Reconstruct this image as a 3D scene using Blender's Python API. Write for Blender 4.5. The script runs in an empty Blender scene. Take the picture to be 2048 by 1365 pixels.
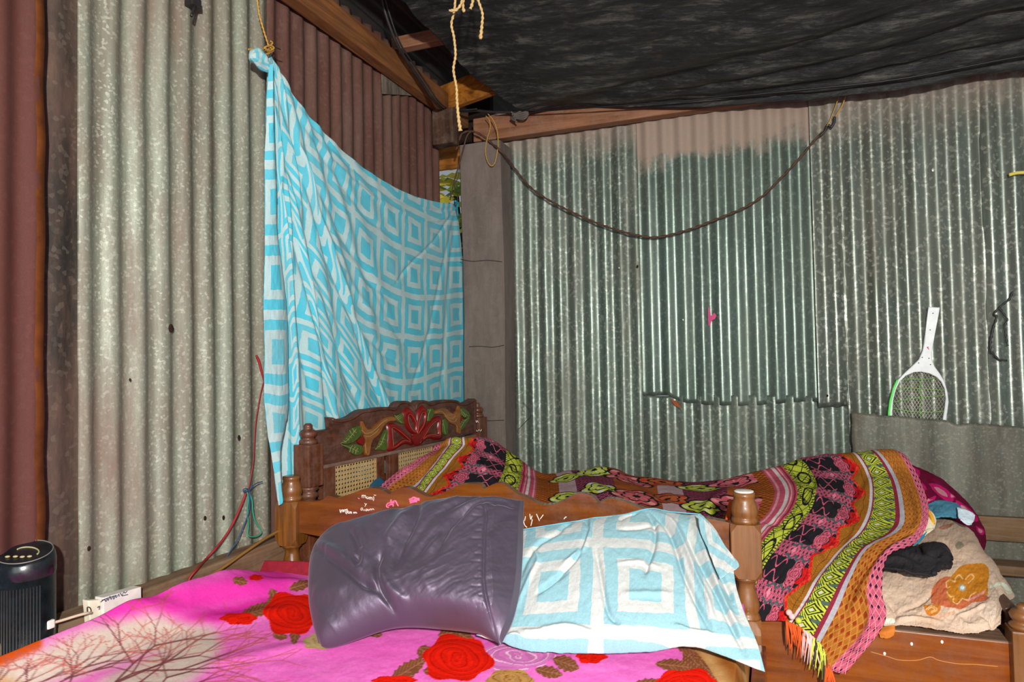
import bpy, bmesh, math, random
import numpy as np
from mathutils import Vector, Matrix

# ---------------------------------------------------------------- camera
W_PX, H_PX, FOC = 2048.0, 1365.0, 1366.0
YAW, PITCH, ROLL = math.radians(21.0), math.radians(1.7), math.radians(1.1)
CAM = np.array([0.0, 0.0, 1.2])
fwd = np.array([-math.sin(YAW)*math.cos(PITCH), math.cos(YAW)*math.cos(PITCH), math.sin(PITCH)])
r0 = np.array([math.cos(YAW), math.sin(YAW), 0.0])
u0 = np.cross(r0, fwd)
right = r0*math.cos(ROLL) - u0*math.sin(ROLL)
up = u0*math.cos(ROLL) + r0*math.sin(ROLL)
scene = bpy.context.scene
COL = scene.collection
cd = bpy.data.cameras.new('camera')
cam = bpy.data.objects.new('camera', cd)
COL.objects.link(cam)
m = Matrix(((right[0], up[0], -fwd[0], CAM[0]), (right[1], up[1], -fwd[1], CAM[1]), (right[2], up[2], -fwd[2], CAM[2]), (0, 0, 0, 1)))
cam.matrix_world = m
cd.sensor_width = 36.0
cd.lens = 36.0*FOC/W_PX
cd.clip_start = 0.02
scene.camera = cam
# ---------------------------------------------------------------- world, flash, exposure
wd = bpy.data.worlds.new('world'); scene.world = wd; wd.use_nodes = True
wd.node_tree.nodes['Background'].inputs[0].default_value = (0.86, 0.93, 1.0, 1)
wd.node_tree.nodes['Background'].inputs[1].default_value = 0.30
fl = bpy.data.lights.new('camera_flash', 'AREA'); fl.shape = 'DISK'; fl.size = 0.09; fl.energy = 130; fl.color = (1.0, 0.97, 0.93)
flo = bpy.data.objects.new('camera_flash', fl); COL.objects.link(flo)
_fp = CAM + up*0.42 + right*0.16 - fwd*0.75
_mm = Matrix(((right[0], up[0], -fwd[0], _fp[0]), (right[1], up[1], -fwd[1], _fp[1]), (right[2], up[2], -fwd[2], _fp[2]), (0, 0, 0, 1)))
flo.matrix_world = _mm
# added broad fill like daylight, from an unseen opening behind the photographer
dl = bpy.data.lights.new('daylight_fill', 'AREA'); dl.shape = 'RECTANGLE'; dl.size = 3.0; dl.size_y = 2.0; dl.energy = 50; dl.color = (0.95, 0.98, 1.0)
dlo = bpy.data.objects.new('daylight_fill', dl); COL.objects.link(dlo)
dlo.location = (0.9, -2.2, 1.6); dlo.rotation_euler = (math.radians(88), 0, math.radians(12))
scene.view_settings.view_transform = 'Standard'
scene.view_settings.look = 'None'
scene.view_settings.exposure = 0.0
scene.view_settings.gamma = 1.0
scene.view_settings.use_curve_mapping = False

# ---------------------------------------------------------------- helpers: pixels and points
def ray(px, py):
    px = np.asarray(px, float); py = np.asarray(py, float)
    u = (px-W_PX/2)/FOC; v = (H_PX/2-py)/FOC
    return fwd + u[..., None]*right + v[..., None]*up
def atz(px, py, z): return CAM + ray(px, py)*np.asarray(z, float)[..., None]
def atY(px, py, Y):
    d = ray(px, py); return CAM + d*((np.asarray(Y, float)-CAM[1])/d[..., 1])[..., None]
def atX(px, py, X):
    d = ray(px, py); return CAM + d*((np.asarray(X, float)-CAM[0])/d[..., 0])[..., None]
def atH(px, py, H):
    d = ray(px, py); return CAM + d*((np.asarray(H, float)-CAM[2])/d[..., 2])[..., None]
def atPl(px, py, P0, n):
    d = ray(px, py); n = np.asarray(n, float)
    t = ((np.asarray(P0)-CAM) @ n)/(d @ n)
    return CAM + d*t[..., None]
def proj(P):
    d = np.asarray(P)-CAM; z = d @ fwd
    return W_PX/2+FOC*(d @ right)/z, H_PX/2-FOC*(d @ up)/z
def srgb(*c):
    c = np.array(c, float)/255.0
    return np.where(c <= 0.04045, c/12.92, ((c+0.055)/1.055)**2.4)
def L4(*c): return tuple(float(x) for x in srgb(*c))+(1.0,)

# ---------------------------------------------------------------- helpers: noise and splines
def _hash(ix, iy, s):
    h = np.sin(ix*127.1+iy*311.7+s*74.7)*43758.5453
    return h-np.floor(h)
def vn(x, y, s=0):
    x = np.asarray(x, float); y = np.asarray(y, float)
    ix = np.floor(x); iy = np.floor(y); fx = x-ix; fy = y-iy
    fx = fx*fx*(3-2*fx); fy = fy*fy*(3-2*fy)
    return ((_hash(ix, iy, s)*(1-fx)+_hash(ix+1, iy, s)*fx)*(1-fy)+(_hash(ix, iy+1, s)*(1-fx)+_hash(ix+1, iy+1, s)*fx)*fy)*2-1
def fbm(x, y, s=0, o=4):
    a = 0; g = 1.0; t = 0
    for k in range(o): a = a+g*vn(x*2**k, y*2**k, s+k*13); t += g; g *= .5
    return a/t
def sst(a, b, x):
    t = np.clip((x-a)/(b-a), 0, 1); return t*t*(3-2*t)
def crw(R, n, knots=None):
    """Catmull-Rom weights, n samples over R control rows"""
    t = np.linspace(0, R-1, n) if knots is None else np.asarray(knots, float)
    W = np.zeros((len(t), R))
    for i, x in enumerate(t):
        k = min(int(math.floor(x)), R-2); f = x-k
        w = [-.5*f+f*f-.5*f**3, 1-2.5*f*f+1.5*f**3, .5*f+2*f*f-1.5*f**3, -.5*f*f+.5*f**3]
        for j, ww in enumerate(w): W[i, min(max(k-1+j, 0), R-1)] += ww
        if k == 0: W[i, 0] += w[0]; W[i, 1] -= w[0]
        if k == R-2: W[i, R-1] += w[3]; W[i, R-2] -= w[3]
    return W
def net(ctrl, n, m):
    c = np.asarray(ctrl, float)
    return np.einsum('ia,abk,jb->ijk', crw(c.shape[0], n), c, crw(c.shape[1], m))
def curve(pts, n):
    return crw(len(pts), n) @ np.asarray(pts, float)
def normals(P):
    du = np.gradient(P, axis=1); dv = np.gradient(P, axis=0)
    N = np.cross(du, dv); N /= (np.linalg.norm(N, axis=2, keepdims=True)+1e-12)
    s = np.einsum('ijk,ijk->ij', N, CAM-P)
    if np.mean(s) < 0: N = -N
    return N
def segdist(x, y, pts):
    """distance to polyline and position along it 0..1"""
    pts = np.asarray(pts, float); best = np.full(np.shape(x), 1e9); tt = np.zeros(np.shape(x))
    n = len(pts)-1
    for i in range(n):
        ax, ay = pts[i]; bx, by = pts[i+1]; dx, dy = bx-ax, by-ay
        t = np.clip(((x-ax)*dx+(y-ay)*dy)/(dx*dx+dy*dy+1e-9), 0, 1)
        d = np.hypot(x-ax-t*dx, y-ay-t*dy); mk = d < best
        best = np.where(mk, d, best); tt = np.where(mk, (i+t)/n, tt)
    return best, tt
def crease(x, y, pts, w, amp):
    p = curve(pts, max(6, len(pts)*4)) if len(pts) > 2 else np.asarray(pts, float)
    d, t = segdist(x, y, p)
    return amp*np.exp(-(d/w)**2)*np.clip(np.sin(np.pi*np.clip(t*0.94+0.03, 0, 1))*1.8, 0, 1)
def inpoly(x, y, pts):
    pts = np.asarray(pts, float); r = np.zeros(np.shape(x), bool); n = len(pts)
    for i in range(n):
        ax, ay = pts[i]; bx, by = pts[(i+1) % n]
        c = ((ay > y) != (by > y)) & (x < (bx-ax)*(y-ay)/(by-ay+1e-12)+ax)
        r ^= c
    return r

# ---------------------------------------------------------------- helpers: materials
def _mat(name, rough=.8, spec=.3, metal=0.0):
    m = bpy.data.materials.new(name); m.use_nodes = True
    nt = m.node_tree; b = nt.nodes['Principled BSDF']
    b.inputs['Roughness'].default_value = rough
    b.inputs['Specular IOR Level'].default_value = spec
    b.inputs['Metallic'].default_value = metal
    return m, nt, b
def N(nt, t, **k):
    n = nt.nodes.new(t)
    for a, v in k.items(): setattr(n, a, v)
    return n
def objco(nt, scale=(1, 1, 1), rot=(0, 0, 0)):
    t = N(nt, 'ShaderNodeTexCoord'); mp = N(nt, 'ShaderNodeMapping')
    nt.links.new(t.outputs['Object'], mp.inputs[0]); mp.inputs['Scale'].default_value = scale; mp.inputs['Rotation'].default_value = rot
    return mp.outputs[0]
def noise(nt, co, scale, detail=5, rough=.6, dist=0):
    n = N(nt, 'ShaderNodeTexNoise'); n.inputs['Scale'].default_value = scale; n.inputs['Detail'].default_value = detail
    n.inputs['Roughness'].default_value = rough; n.inputs['Distortion'].default_value = dist
    nt.links.new(co, n.inputs['Vector']); return n.outputs['Fac']
def ramp(nt, fac, stops, interp='LINEAR'):
    r = N(nt, 'ShaderNodeValToRGB'); r.color_ramp.interpolation = interp
    e = r.color_ramp.elements
    while len(e) < len(stops): e.new(.5)
    for i, (p, c) in enumerate(stops): e[i].position = p; e[i].color = c
    nt.links.new(fac, r.inputs[0]); return r.outputs[0]
def mix(nt, fac, a, b, mode='MIX'):
    n = N(nt, 'ShaderNodeMix', data_type='RGBA', blend_type=mode)
    for k, v in (('Factor', fac),):
        if isinstance(v, (int, float)): n.inputs[0].default_value = v
        else: nt.links.new(v, n.inputs[0])
    for i, v in ((6, a), (7, b)):
        if isinstance(v, tuple): n.inputs[i].default_value = v
        else: nt.links.new(v, n.inputs[i])
    return n.outputs[2]
def math_(nt, op, a, b=None):
    n = N(nt, 'ShaderNodeMath', operation=op)
    for i, v in enumerate((a, b)):
        if v is None: continue
        if isinstance(v, (int, float)): n.inputs[i].default_value = v
        else: nt.links.new(v, n.inputs[i])
    return n.outputs[0]
def bump(nt, b, h, strength=.3, dist=.004):
    n = N(nt, 'ShaderNodeBump'); n.inputs['Strength'].default_value = strength; n.inputs['Distance'].default_value = dist
    nt.links.new(h, n.inputs['Height']); nt.links.new(n.outputs[0], b.inputs['Normal'])
W0 = (0, 0, 0, 1); W1 = (1, 1, 1, 1)
def m_plain(name, c, rough=.6, spec=.4, metal=0, var=.12, scale=30):
    m, nt, b = _mat(name, rough, spec, metal); co = objco(nt)
    f = noise(nt, co, scale)
    a = tuple(x*(1-var) for x in c[:3])+(1,); d = tuple(min(1, x*(1+var)) for x in c[:3])+(1,)
    nt.links.new(ramp(nt, f, [(.3, a), (.7, d)]), b.inputs['Base Color']); return m
def m_wood(name, dark, mid, light, axis='x', rough=.35, spec=.5, dust=0.0, dustc=None, coat=0.0, gscale=1.0):
    m, nt, b = _mat(name, rough, spec)
    sc = {'x': (2, 28, 28), 'y': (28, 2, 28), 'z': (28, 28, 2)}[axis]
    co = objco(nt, tuple(s*gscale for s in sc)); f = noise(nt, co, 1.2, 7, .62, 1.2)
    c = ramp(nt, f, [(.28, dark), (.5, mid), (.72, light)])
    f2 = noise(nt, objco(nt), 7, 4, .6)
    c = mix(nt, ramp(nt, f2, [(.35, W0), (.75, (.55, .55, .55, 1))]), c, dark)
    if dust > 0:
        f3 = noise(nt, objco(nt), 14, 8, .75)
        k = ramp(nt, f3, [(.45, W0), (.75, (dust, dust, dust, 1))])
        c = mix(nt, k, c, dustc or L4(150, 130, 115))
        nt.links.new(ramp(nt, f3, [(.4, (rough,)*3+(1,)), (.7, (min(1, rough+.35),)*3+(1,))]), b.inputs['Roughness'])
    nt.links.new(c, b.inputs['Base Color']); b.inputs['Coat Weight'].default_value = coat; b.inputs['Coat Roughness'].default_value = .12
    bump(nt, b, f, .25, .002); return m
def m_galv(name, base, streak, speck, dirt, dirt_h=None, metal=.5, rough=.42, dirt_amt=.5, speck_amt=.4, rust=None, top=None, axis='y', sc=1.0):
    """galvanised sheet: spangle specks, vertical streaks of dirt, optional dusty band from height top[0] to top[1]"""
    m, nt, b = _mat(name, rough, .5, metal)
    co = objco(nt)
    st = noise(nt, objco(nt, (14, 14, .8)), 1.0, 6, .65)
    c = ramp(nt, st, [(.3, streak), (.62, base)])
    vo = N(nt, 'ShaderNodeTexVoronoi'); vo.inputs['Scale'].default_value = 95*sc; nt.links.new(co, vo.inputs['Vector'])
    sp = N(nt, 'ShaderNodeSeparateColor'); nt.links.new(vo.outputs['Color'], sp.inputs[0])
    c = mix(nt, ramp(nt, sp.outputs[0], [(.72, W0), (.95, (speck_amt,)*3+(1,))]), c, speck)
    fine = noise(nt, co, 260, 3, .7)
    c = mix(nt, ramp(nt, fine, [(.35, (.35,)*3+(1,)), (.6, W0)]), c, tuple(x*.45 for x in base[:3])+(1,))
    dn = noise(nt, objco(nt, (5, 5, 1.3)), 1.2, 9, .72)
    dk = ramp(nt, dn, [(.42, W0), (.68, (dirt_amt,)*3+(1,))])
    c = mix(nt, dk, c, dirt)
    dfac = dk
    if top:
        s = N(nt, 'ShaderNodeSeparateXYZ'); nt.links.new(co, s.inputs[0])
        n2 = noise(nt, objco(nt, (3, 3, 3)), 2.2, 8, .7)
        z = math_(nt, 'ADD', s.outputs[2], math_(nt, 'MULTIPLY', math_(nt, 'SUBTRACT', n2, .5), .35))
        if len(top) > 3: z = math_(nt, 'ADD', z, math_(nt, 'MULTIPLY', s.outputs[0], top[3]))
        mr = N(nt, 'ShaderNodeMapRange'); mr.inputs[1].default_value = top[0]; mr.inputs[2].default_value = top[1]; nt.links.new(z, mr.inputs[0])
        k = math_(nt, 'MULTIPLY', mr.outputs[0], .85)
        c = mix(nt, k, c, top[2])
        dfac = math_(nt, 'MAXIMUM', dk, k)
    if rust:
        rn = noise(nt, objco(nt, (1, 1, 1)), 5.0, 10, .78, .5)
        rk = ramp(nt, rn, [(rust[0], W0), (rust[0]+.06, (.9,)*3+(1,))])
        c = mix(nt, rk, c, rust[1])
    nt.links.new(c, b.inputs['Base Color'])
    mm = N(nt, 'ShaderNodeMapRange'); mm.inputs[3].default_value = metal; mm.inputs[4].default_value = 0.0; nt.links.new(dfac, mm.inputs[0])
    nt.links.new(mm.outputs[0], b.inputs['Metallic'])
    mr2 = N(nt, 'ShaderNodeMapRange'); mr2.inputs[3].default_value = rough; mr2.inputs[4].default_value = .9; nt.links.new(dfac, mr2.inputs[0])
    nt.links.new(mr2.outputs[0], b.inputs['Roughness'])
    bump(nt, b, fine, .25, .0015); return m
def m_attr(name, rough=.9, spec=.2, sheen=.0, weave=0.0, wscale=900, sub=0.0):
    m, nt, b = _mat(name, rough, spec)
    a = N(nt, 'ShaderNodeAttribute', attribute_name='Col')
    f = noise(nt, objco(nt), 160, 3, .7)
    c = mix(nt, 1.0, a.outputs['Color'], ramp(nt, f, [(.3, (.84,)*3+(1,)), (.7, (1.0,)*3+(1,))]), 'MULTIPLY')
    nt.links.new(c, b.inputs['Base Color'])
    b.inputs['Sheen Weight'].default_value = sheen; b.inputs['Sheen Roughness'].default_value = .5
    if weave: bump(nt, b, noise(nt, objco(nt), wscale, 2, .6), weave, .001)
    return m
def m_maze(name, blue, white, dirt=.25):
    """printed concentric squares; uv in tiles"""
    m, nt, b = _mat(name, .85, .2)
    uv = N(nt, 'ShaderNodeUVMap'); uv.uv_map = 'UVMap'
    s = N(nt, 'ShaderNodeSeparateXYZ'); nt.links.new(uv.outputs[0], s.inputs[0])
    nz = noise(nt, uv.outputs[0], 9.0, 2, .5)
    k = math_(nt, 'MULTIPLY', math_(nt, 'SUBTRACT', nz, .5), .035)
    def ax(o): return math_(nt, 'ABSOLUTE', math_(nt, 'SUBTRACT', math_(nt, 'FRACT', math_(nt, 'ADD', o, k)), .5))
    mx = math_(nt, 'MAXIMUM', ax(s.outputs[0]), ax(s.outputs[1]))
    c = ramp(nt, mx, [(0, blue), (.165, white), (.29, blue), (.43, white)], 'CONSTANT')
    d = noise(nt, objco(nt), 6, 6, .7)
    c = mix(nt, ramp(nt, d, [(.45, W0), (.8, (dirt,)*3+(1,))]), c, L4(150, 160, 150))
    w = noise(nt, objco(nt), 300, 2, .6)
    c = mix(nt, 1.0, c, ramp(nt, w, [(.3, (.88,)*3+(1,)), (.7, W1)]), 'MULTIPLY')
    nt.links.new(c, b.inputs['Base Color']); b.inputs['Sheen Weight'].default_value = .1
    bump(nt, b, w, .15, .001); return m

# ---------------------------------------------------------------- helpers: objects
def tag(o, label, cat, group=None, kind=None):
    if label: o['label'] = label
    if cat: o['category'] = cat
    if group: o['group'] = group
    if kind: o['kind'] = kind
    return o
def thing(name, label, cat, loc=(0, 0, 0), group=None, kind=None):
    o = bpy.data.objects.new(name, None); COL.objects.link(o); o.location = tuple(float(v) for v in loc); o.empty_display_size = .05
    return tag(o, label, cat, group, kind)
def wloc(o):
    v = np.zeros(3)
    while o is not None: v = v+np.array(o.location); o = o.parent
    return v
def link(name, me, mat, parent=None, org=None):
    o = bpy.data.objects.new(name, me); COL.objects.link(o)
    if mat: me.materials.append(mat)
    if parent is not None: o.parent = parent
    if org is not None: o.location = tuple(float(v) for v in (np.asarray(org)-(wloc(parent) if parent is not None else 0)))
    return o
class MB:
    """collects primitives given in world coordinates and links them as one mesh"""
    def __init__(s): s.v = []; s.f = []; s.sm = []; s.mi = []
    def add(s, V, F, smooth=True, mi=0):
        o = sum(len(a) for a in s.v); s.v.append(np.asarray(V, float).reshape(-1, 3))
        s.f += [tuple(i+o for i in f) for f in F]; s.sm += [smooth]*len(F); s.mi += [mi]*len(F); return s
    def box(s, c, size, R=None, smooth=False, mi=0, bev=0.0):
        c = np.asarray(c, float); h = np.asarray(size, float)/2
        bm = bmesh.new(); bmesh.ops.create_cube(bm, size=1.0)
        for v in bm.verts: v.co = Vector((v.co.x*2*h[0], v.co.y*2*h[1], v.co.z*2*h[2]))
        if bev > 0: bmesh.ops.bevel(bm, geom=bm.edges[:], offset=min(bev, min(h)*.9), segments=2, affect='EDGES', profile=.6)
        bm.verts.ensure_lookup_table(); V = np.array([v.co[:] for v in bm.verts]); F = [[v.index for v in f.verts] for f in bm.faces]; bm.free()
        if R is not None: V = V @ np.asarray(R).T
        return s.add(V+c, F, smooth, mi)
    def tube(s, pts, r, seg=8, n=None, twist=None, caps=True, mi=0):
        pts = np.asarray(pts, float); n = n or max(8, len(pts)*6)
        P = curve(pts, n) if len(pts) > 2 else np.linspace(pts[0], pts[1], n)
        T = np.gradient(P, axis=0); T /= np.linalg.norm(T, axis=1, keepdims=True)+1e-12
        a = np.array([0.0, 0, 1]) if abs(T[0][2]) < .9 else np.array([1.0, 0, 0])
        nn = np.cross(T[0], a); nn /= np.linalg.norm(nn); V = []
        rr = np.full(n, r) if np.isscalar(r) else np.interp(np.linspace(0, 1, n), np.linspace(0, 1, len(r)), r)
        L = np.concatenate([[0], np.cumsum(np.linalg.norm(np.diff(P, axis=0), axis=1))])
        for i in range(n):
            nn = nn-T[i]*(nn @ T[i]); nn /= np.linalg.norm(nn)+1e-12; bb = np.cross(T[i], nn)
            for k in range(seg):
                th = 2*math.pi*k/seg; q = rr[i]
                if twist: q = rr[i]*(1+.28*math.cos(2*th-L[i]*twist))
                V.append(P[i]+nn*math.cos(th)*q+bb*math.sin(th)*q)
        F = [(i*seg+k, i*seg+(k+1) % seg, (i+1)*seg+(k+1) % seg, (i+1)*seg+k) for i in range(n-1) for k in range(seg)]
        if caps: F += [tuple(range(seg))[::-1], tuple((n-1)*seg+k for k in range(seg))]
        return s.add(V, F, True, mi)
    def lathe(s, prof, c, seg=20, R=None, sx=1.0, sy=1.0, mi=0, smooth=True):
        """prof: (r, z) list; c: world origin"""
        V = []; n = len(prof)
        for r, z in prof:
            for k in range(seg):
                th = 2*math.pi*k/seg; V.append((r*math.cos(th)*sx, r*math.sin(th)*sy, z))
        F = [(i*seg+k, i*seg+(k+1) % seg, (i+1)*seg+(k+1) % seg, (i+1)*seg+k) for i in range(n-1) for k in range(seg)]
        F += [tuple(range(seg))[::-1], tuple((n-1)*seg+k for k in range(seg))]
        V = np.array(V)
        if R is not None: V = V @ np.asarray(R).T
        return s.add(V+np.asarray(c, float), F, smooth, mi)
    def prism(s, outline, d, bev=0.0, mi=0, seg=2, smooth=False, holes=None):
        """outline: Nx3 planar world points; extruded along vector d; bevel on the far face"""
        bm = bmesh.new(); d = Vector([float(x) for x in d])
        vs = [bm.verts.new([float(x) for x in p]) for p in outline]; f = bm.faces.new(vs)
        r = bmesh.ops.extrude_face_region(bm, geom=[f]); nv = [g for g in r['geom'] if isinstance(g, bmesh.types.BMVert)]; nf = [g for g in r['geom'] if isinstance(g, bmesh.types.BMFace)]
        for v in nv: v.co += d
        if bev > 0:
            ed = list({e for ff in nf for e in ff.edges})
            bmesh.ops.bevel(bm, geom=ed, offset=bev, segments=seg, affect='EDGES', profile=.5, clamp_overlap=True)
        bmesh.ops.triangulate(bm, faces=[ff for ff in bm.faces if len(ff.verts) > 4]); bmesh.ops.recalc_face_normals(bm, faces=bm.faces[:])
        bm.verts.index_update(); V = [v.co[:] for v in bm.verts]; F = [[v.index for v in ff.verts] for ff in bm.faces]; bm.free()
        return s.add(V, F, smooth, mi)
    def ellip(s, c, r, seg=14, rings=8, R=None, mi=0):
        V = []; 
        for i in range(rings+1):
            ph = math.pi*i/rings
            for k in range(seg):
                th = 2*math.pi*k/seg; V.append((r[0]*math.sin(ph)*math.cos(th), r[1]*math.sin(ph)*math.sin(th), r[2]*math.cos(ph)))
        F = [(i*seg+k, i*seg+(k+1) % seg, (i+1)*seg+(k+1) % seg, (i+1)*seg+k) for i in range(rings) for k in range(seg)]
        V = np.array(V)
        if R is not None: V = V @ np.asarray(R).T
        return s.add(V+np.asarray(c, float), F, True, mi)
    def build(s, name, mat, parent=None, org=None, label=None):
        V = np.concatenate(s.v); 
        if org is None: org = wloc(parent) if parent is not None else np.array([V[:, 0].mean(), V[:, 1].mean(), V[:, 2].min()])
        me = bpy.data.meshes.new(name); me.from_pydata((V-org).tolist(), [], s.f); me.update()
        me.polygons.foreach_set('use_smooth', s.sm); 
        mats = mat if isinstance(mat, (list, tuple)) else [mat]
        o = link(name, me, None, parent, org)
        for q in mats: me.materials.append(q)
        me.polygons.foreach_set('material_index', s.mi); me.validate(); me.update()
        if label: o['label'] = label
        return o
def gridmesh(name, P, mat, parent=None, uv=None, col=None, thick=0.0, closed=False, org=None, off=1.0):
    P = np.asarray(P, float); n, m = P.shape[:2]
    V = P.reshape(-1, 3)
    if org is None: org = wloc(parent) if parent is not None else np.array([V[:, 0].mean(), V[:, 1].mean(), V[:, 2].min()])
    I = np.arange(n*m).reshape(n, m)
    q = np.stack([I[:-1, :-1], I[:-1, 1:], I[1:, 1:], I[1:, :-1]], -1).reshape(-1, 4)
    if closed:
        q2 = np.stack([I[:-1, -1], I[:-1, 0], I[1:, 0], I[1:, -1]], -1).reshape(-1, 4); q = np.concatenate([q, q2])
    k = min(len(q)//2, len(q)-1); a, b_, c_ = V[q[k, 0]], V[q[k, 1]], V[q[k, 2]]
    # faces look at the camera
    cr = np.cross(V[q[:, 1]]-V[q[:, 0]], V[q[:, 2]]-V[q[:, 1]]); s_ = np.einsum('ij,ij->i', cr, CAM-V[q[:, 0]])
    if s_.sum() < 0 and not closed: q = q[:, ::-1]
    me = bpy.data.meshes.new(name); me.vertices.add(len(V)); me.vertices.foreach_set('co', (V-org).ravel().astype(np.float32))
    me.loops.add(q.size); me.loops.foreach_set('vertex_index', q.ravel().astype(np.int32))
    me.polygons.add(len(q)); me.polygons.foreach_set('loop_start', np.arange(0, q.size, 4, dtype=np.int32))
    me.update(calc_edges=True); me.polygons.foreach_set('use_smooth', np.ones(len(q), bool))
    if uv is not None:
        l = me.uv_layers.new(name='UVMap'); l.data.foreach_set('uv', np.asarray(uv, np.float32).reshape(-1, 2)[q.ravel()].ravel())
    if col is not None:
        a = me.color_attributes.new('Col', 'FLOAT_COLOR', 'POINT')
        c = np.ones((len(V), 4), np.float32); c[:, :3] = srgb(*np.moveaxis(np.clip(np.asarray(col).reshape(-1, 3), 0, 255), -1, 0)).T if False else np.where(np.clip(np.asarray(col).reshape(-1, 3), 0, 255)/255 <= .04045, np.clip(np.asarray(col).reshape(-1, 3), 0, 255)/255/12.92, ((np.clip(np.asarray(col).reshape(-1, 3), 0, 255)/255+.055)/1.055)**2.4)
        a.data.foreach_set('color', c.ravel())
    me.validate(); me.update()
    o = link(name, me, mat, parent, org)
    if thick > 0:
        s = o.modifiers.new('thickness', 'SOLIDIFY'); s.thickness = thick; s.offset = -off
    return o
def frame_n(n):
    """rotation whose z column is n"""
    n = np.asarray(n, float); n = n/np.linalg.norm(n); a = np.array([0, 0, 1.0]) if abs(n[2]) < .9 else np.array([1.0, 0, 0])
    x = np.cross(a, n); x /= np.linalg.norm(x); y = np.cross(n, x); return np.stack([x, y, n], 1)
rng = np.random.RandomState(4); random.seed(4)

#==PART2==
# ================================================================ the room shell
XL, YB = -1.56, 3.20
def corr_sheet(wall, s0, s1, zb, zt, mat, parent, off=0.0, pitch=.076, amp=.009, ph=0.0, name='corrugated_sheet', wob=.004, jag=.004, seed=0, skew=0.0, sharp=0.0, label=None):
    ns = int(max(24, (s1-s0)/pitch*18)); nz = 70
    s = np.linspace(s0, s1, ns)[:, None]; t = np.linspace(0, 1, nz)[None, :]
    zbv = zb(s) if callable(zb) else zb+0*s; ztv = zt(s) if callable(zt) else zt+0*s
    zbv = zbv+jag*vn(s*30, s*0+3, seed); ztv = ztv+jag*vn(s*30, s*0+9, seed)
    z = zbv+(ztv-zbv)*t; S = s+0*t+skew*(z-1.3)
    th = 2*np.pi*(s+0*t)/pitch+ph+.10*fbm(s*3, z*1.5, seed+5)
    prof = np.sin(th)
    if sharp: prof = np.sign(prof)*np.abs(prof)**(1-sharp)
    d = off+amp*(prof+1)*(1+.18*fbm(s*6, z*2, seed+2))+wob*fbm(s*2.2, z*2.6, seed+3)+.0012*fbm(s*14, z*9, seed+8)
    if wall == 'left': P = np.stack([XL+d, S, z], -1)
    else: P = np.stack([S, YB-d, z], -1)
    o = gridmesh(name, P, mat, parent, thick=.0012)
    if label: o['label'] = label
    return o

G_old = m_galv('old_galvanised', L4(142, 150, 132), L4(84, 76, 62), L4(194, 198, 178), L4(112, 92, 78), metal=.25, rough=.5, dirt_amt=.85, speck_amt=.42, rust=(.72, L4(82, 58, 42)), sc=1.7)
G_rust = m_galv('rusty_brown_sheet', L4(90, 56, 44), L4(72, 42, 33), L4(114, 84, 72), L4(108, 86, 74), metal=0, rough=.85, dirt_amt=.6, speck_amt=.25, rust=(.66, L4(60, 38, 30)))
G_maroon = m_galv('maroon_painted_sheet', L4(80, 36, 28), L4(68, 28, 16), L4(98, 56, 48), L4(84, 52, 44), metal=0, rough=.8, dirt_amt=.35, speck_amt=.2, rust=(.68, L4(112, 62, 26)))
DUST = L4(150, 128, 112)
G_a = m_galv('spangled_galvanised_dull', L4(128, 142, 130), L4(84, 94, 84), L4(190, 196, 180), L4(104, 92, 78), metal=.62, rough=.36, dirt_amt=.45, speck_amt=.45, top=(2.16, 2.34, DUST, 0.0))
G_b = m_galv('spangled_galvanised_dark', L4(124, 140, 128), L4(90, 106, 97), L4(168, 184, 170), L4(104, 98, 84), metal=.70, rough=.34, dirt_amt=.3, speck_amt=.3, top=(2.08, 2.16, DUST, 0.0))
G_c = m_galv('spangled_galvanised_bright', L4(132, 142, 132), L4(92, 98, 86), L4(200, 202, 188), L4(100, 88, 72), metal=.68, rough=.33, dirt_amt=.4, speck_amt=.5, top=(2.02, 2.38, DUST, -.08), rust=(.74, L4(110, 70, 60)))
G_flat = m_galv('weathered_flat_tin', L4(104, 104, 90), L4(54, 54, 46), L4(150, 150, 126), L4(84, 70, 58), metal=.2, rough=.55, dirt_amt=.85, speck_amt=.3, rust=(.64, L4(96, 60, 46)), sc=1.6)
M_dark = m_plain('smoke_blackened_board', L4(46, 42, 38), .9, .2, 0, .6, 9)
M_soot = m_galv('soot_stained_tin', L4(62, 56, 48), L4(24, 22, 20), L4(120, 112, 96), L4(112, 84, 68), metal=.1, rough=.7, dirt_amt=.7, speck_amt=.3)
M_edge = m_plain('orange_rust', L4(100, 54, 20), .85, .2, 0, .35, 20)

wl = thing('wall_left', None, None, (XL, 1.5, 0), kind='structure')
corr_sheet('left', -1.2, 1.040, .0, 2.62, G_maroon, wl, off=.034, pitch=.072, amp=.006, seed=1, label='maroon painted corrugated sheet')
mb = MB()
ss = np.linspace(0, 2.6, 60)
E = [(XL+.038+.002*math.sin(z*30), 1.034+.0015*math.sin(z*9)+.001*math.sin(z*23), z) for z in ss]
Vv = [];
for p in E: Vv += [(p[0]+.0115, p[1]-.012, p[2]), (p[0]+.011, p[1]+.008, p[2]), (p[0]-.02, p[1]+.010, p[2])]
Ff = []
for i in range(len(E)-1):
    Ff += [(3*i, 3*i+1, 3*i+4, 3*i+3), (3*i+1, 3*i+2, 3*i+5, 3*i+4)]
mb.add(Vv, Ff).build('rusted_edge', M_edge, wl)
corr_sheet('left', 1.02, 1.16, 0, 2.62, M_soot, wl, off=.003, pitch=.09, amp=.003, seed=7, name='stained_sheet_strip')
corr_sheet('left', 1.134, 1.80, .0, 2.62, G_old, wl, off=.02, pitch=.0765, amp=.0085, ph=1.2, seed=2, label='old grey-green galvanised corrugated sheet')
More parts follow.
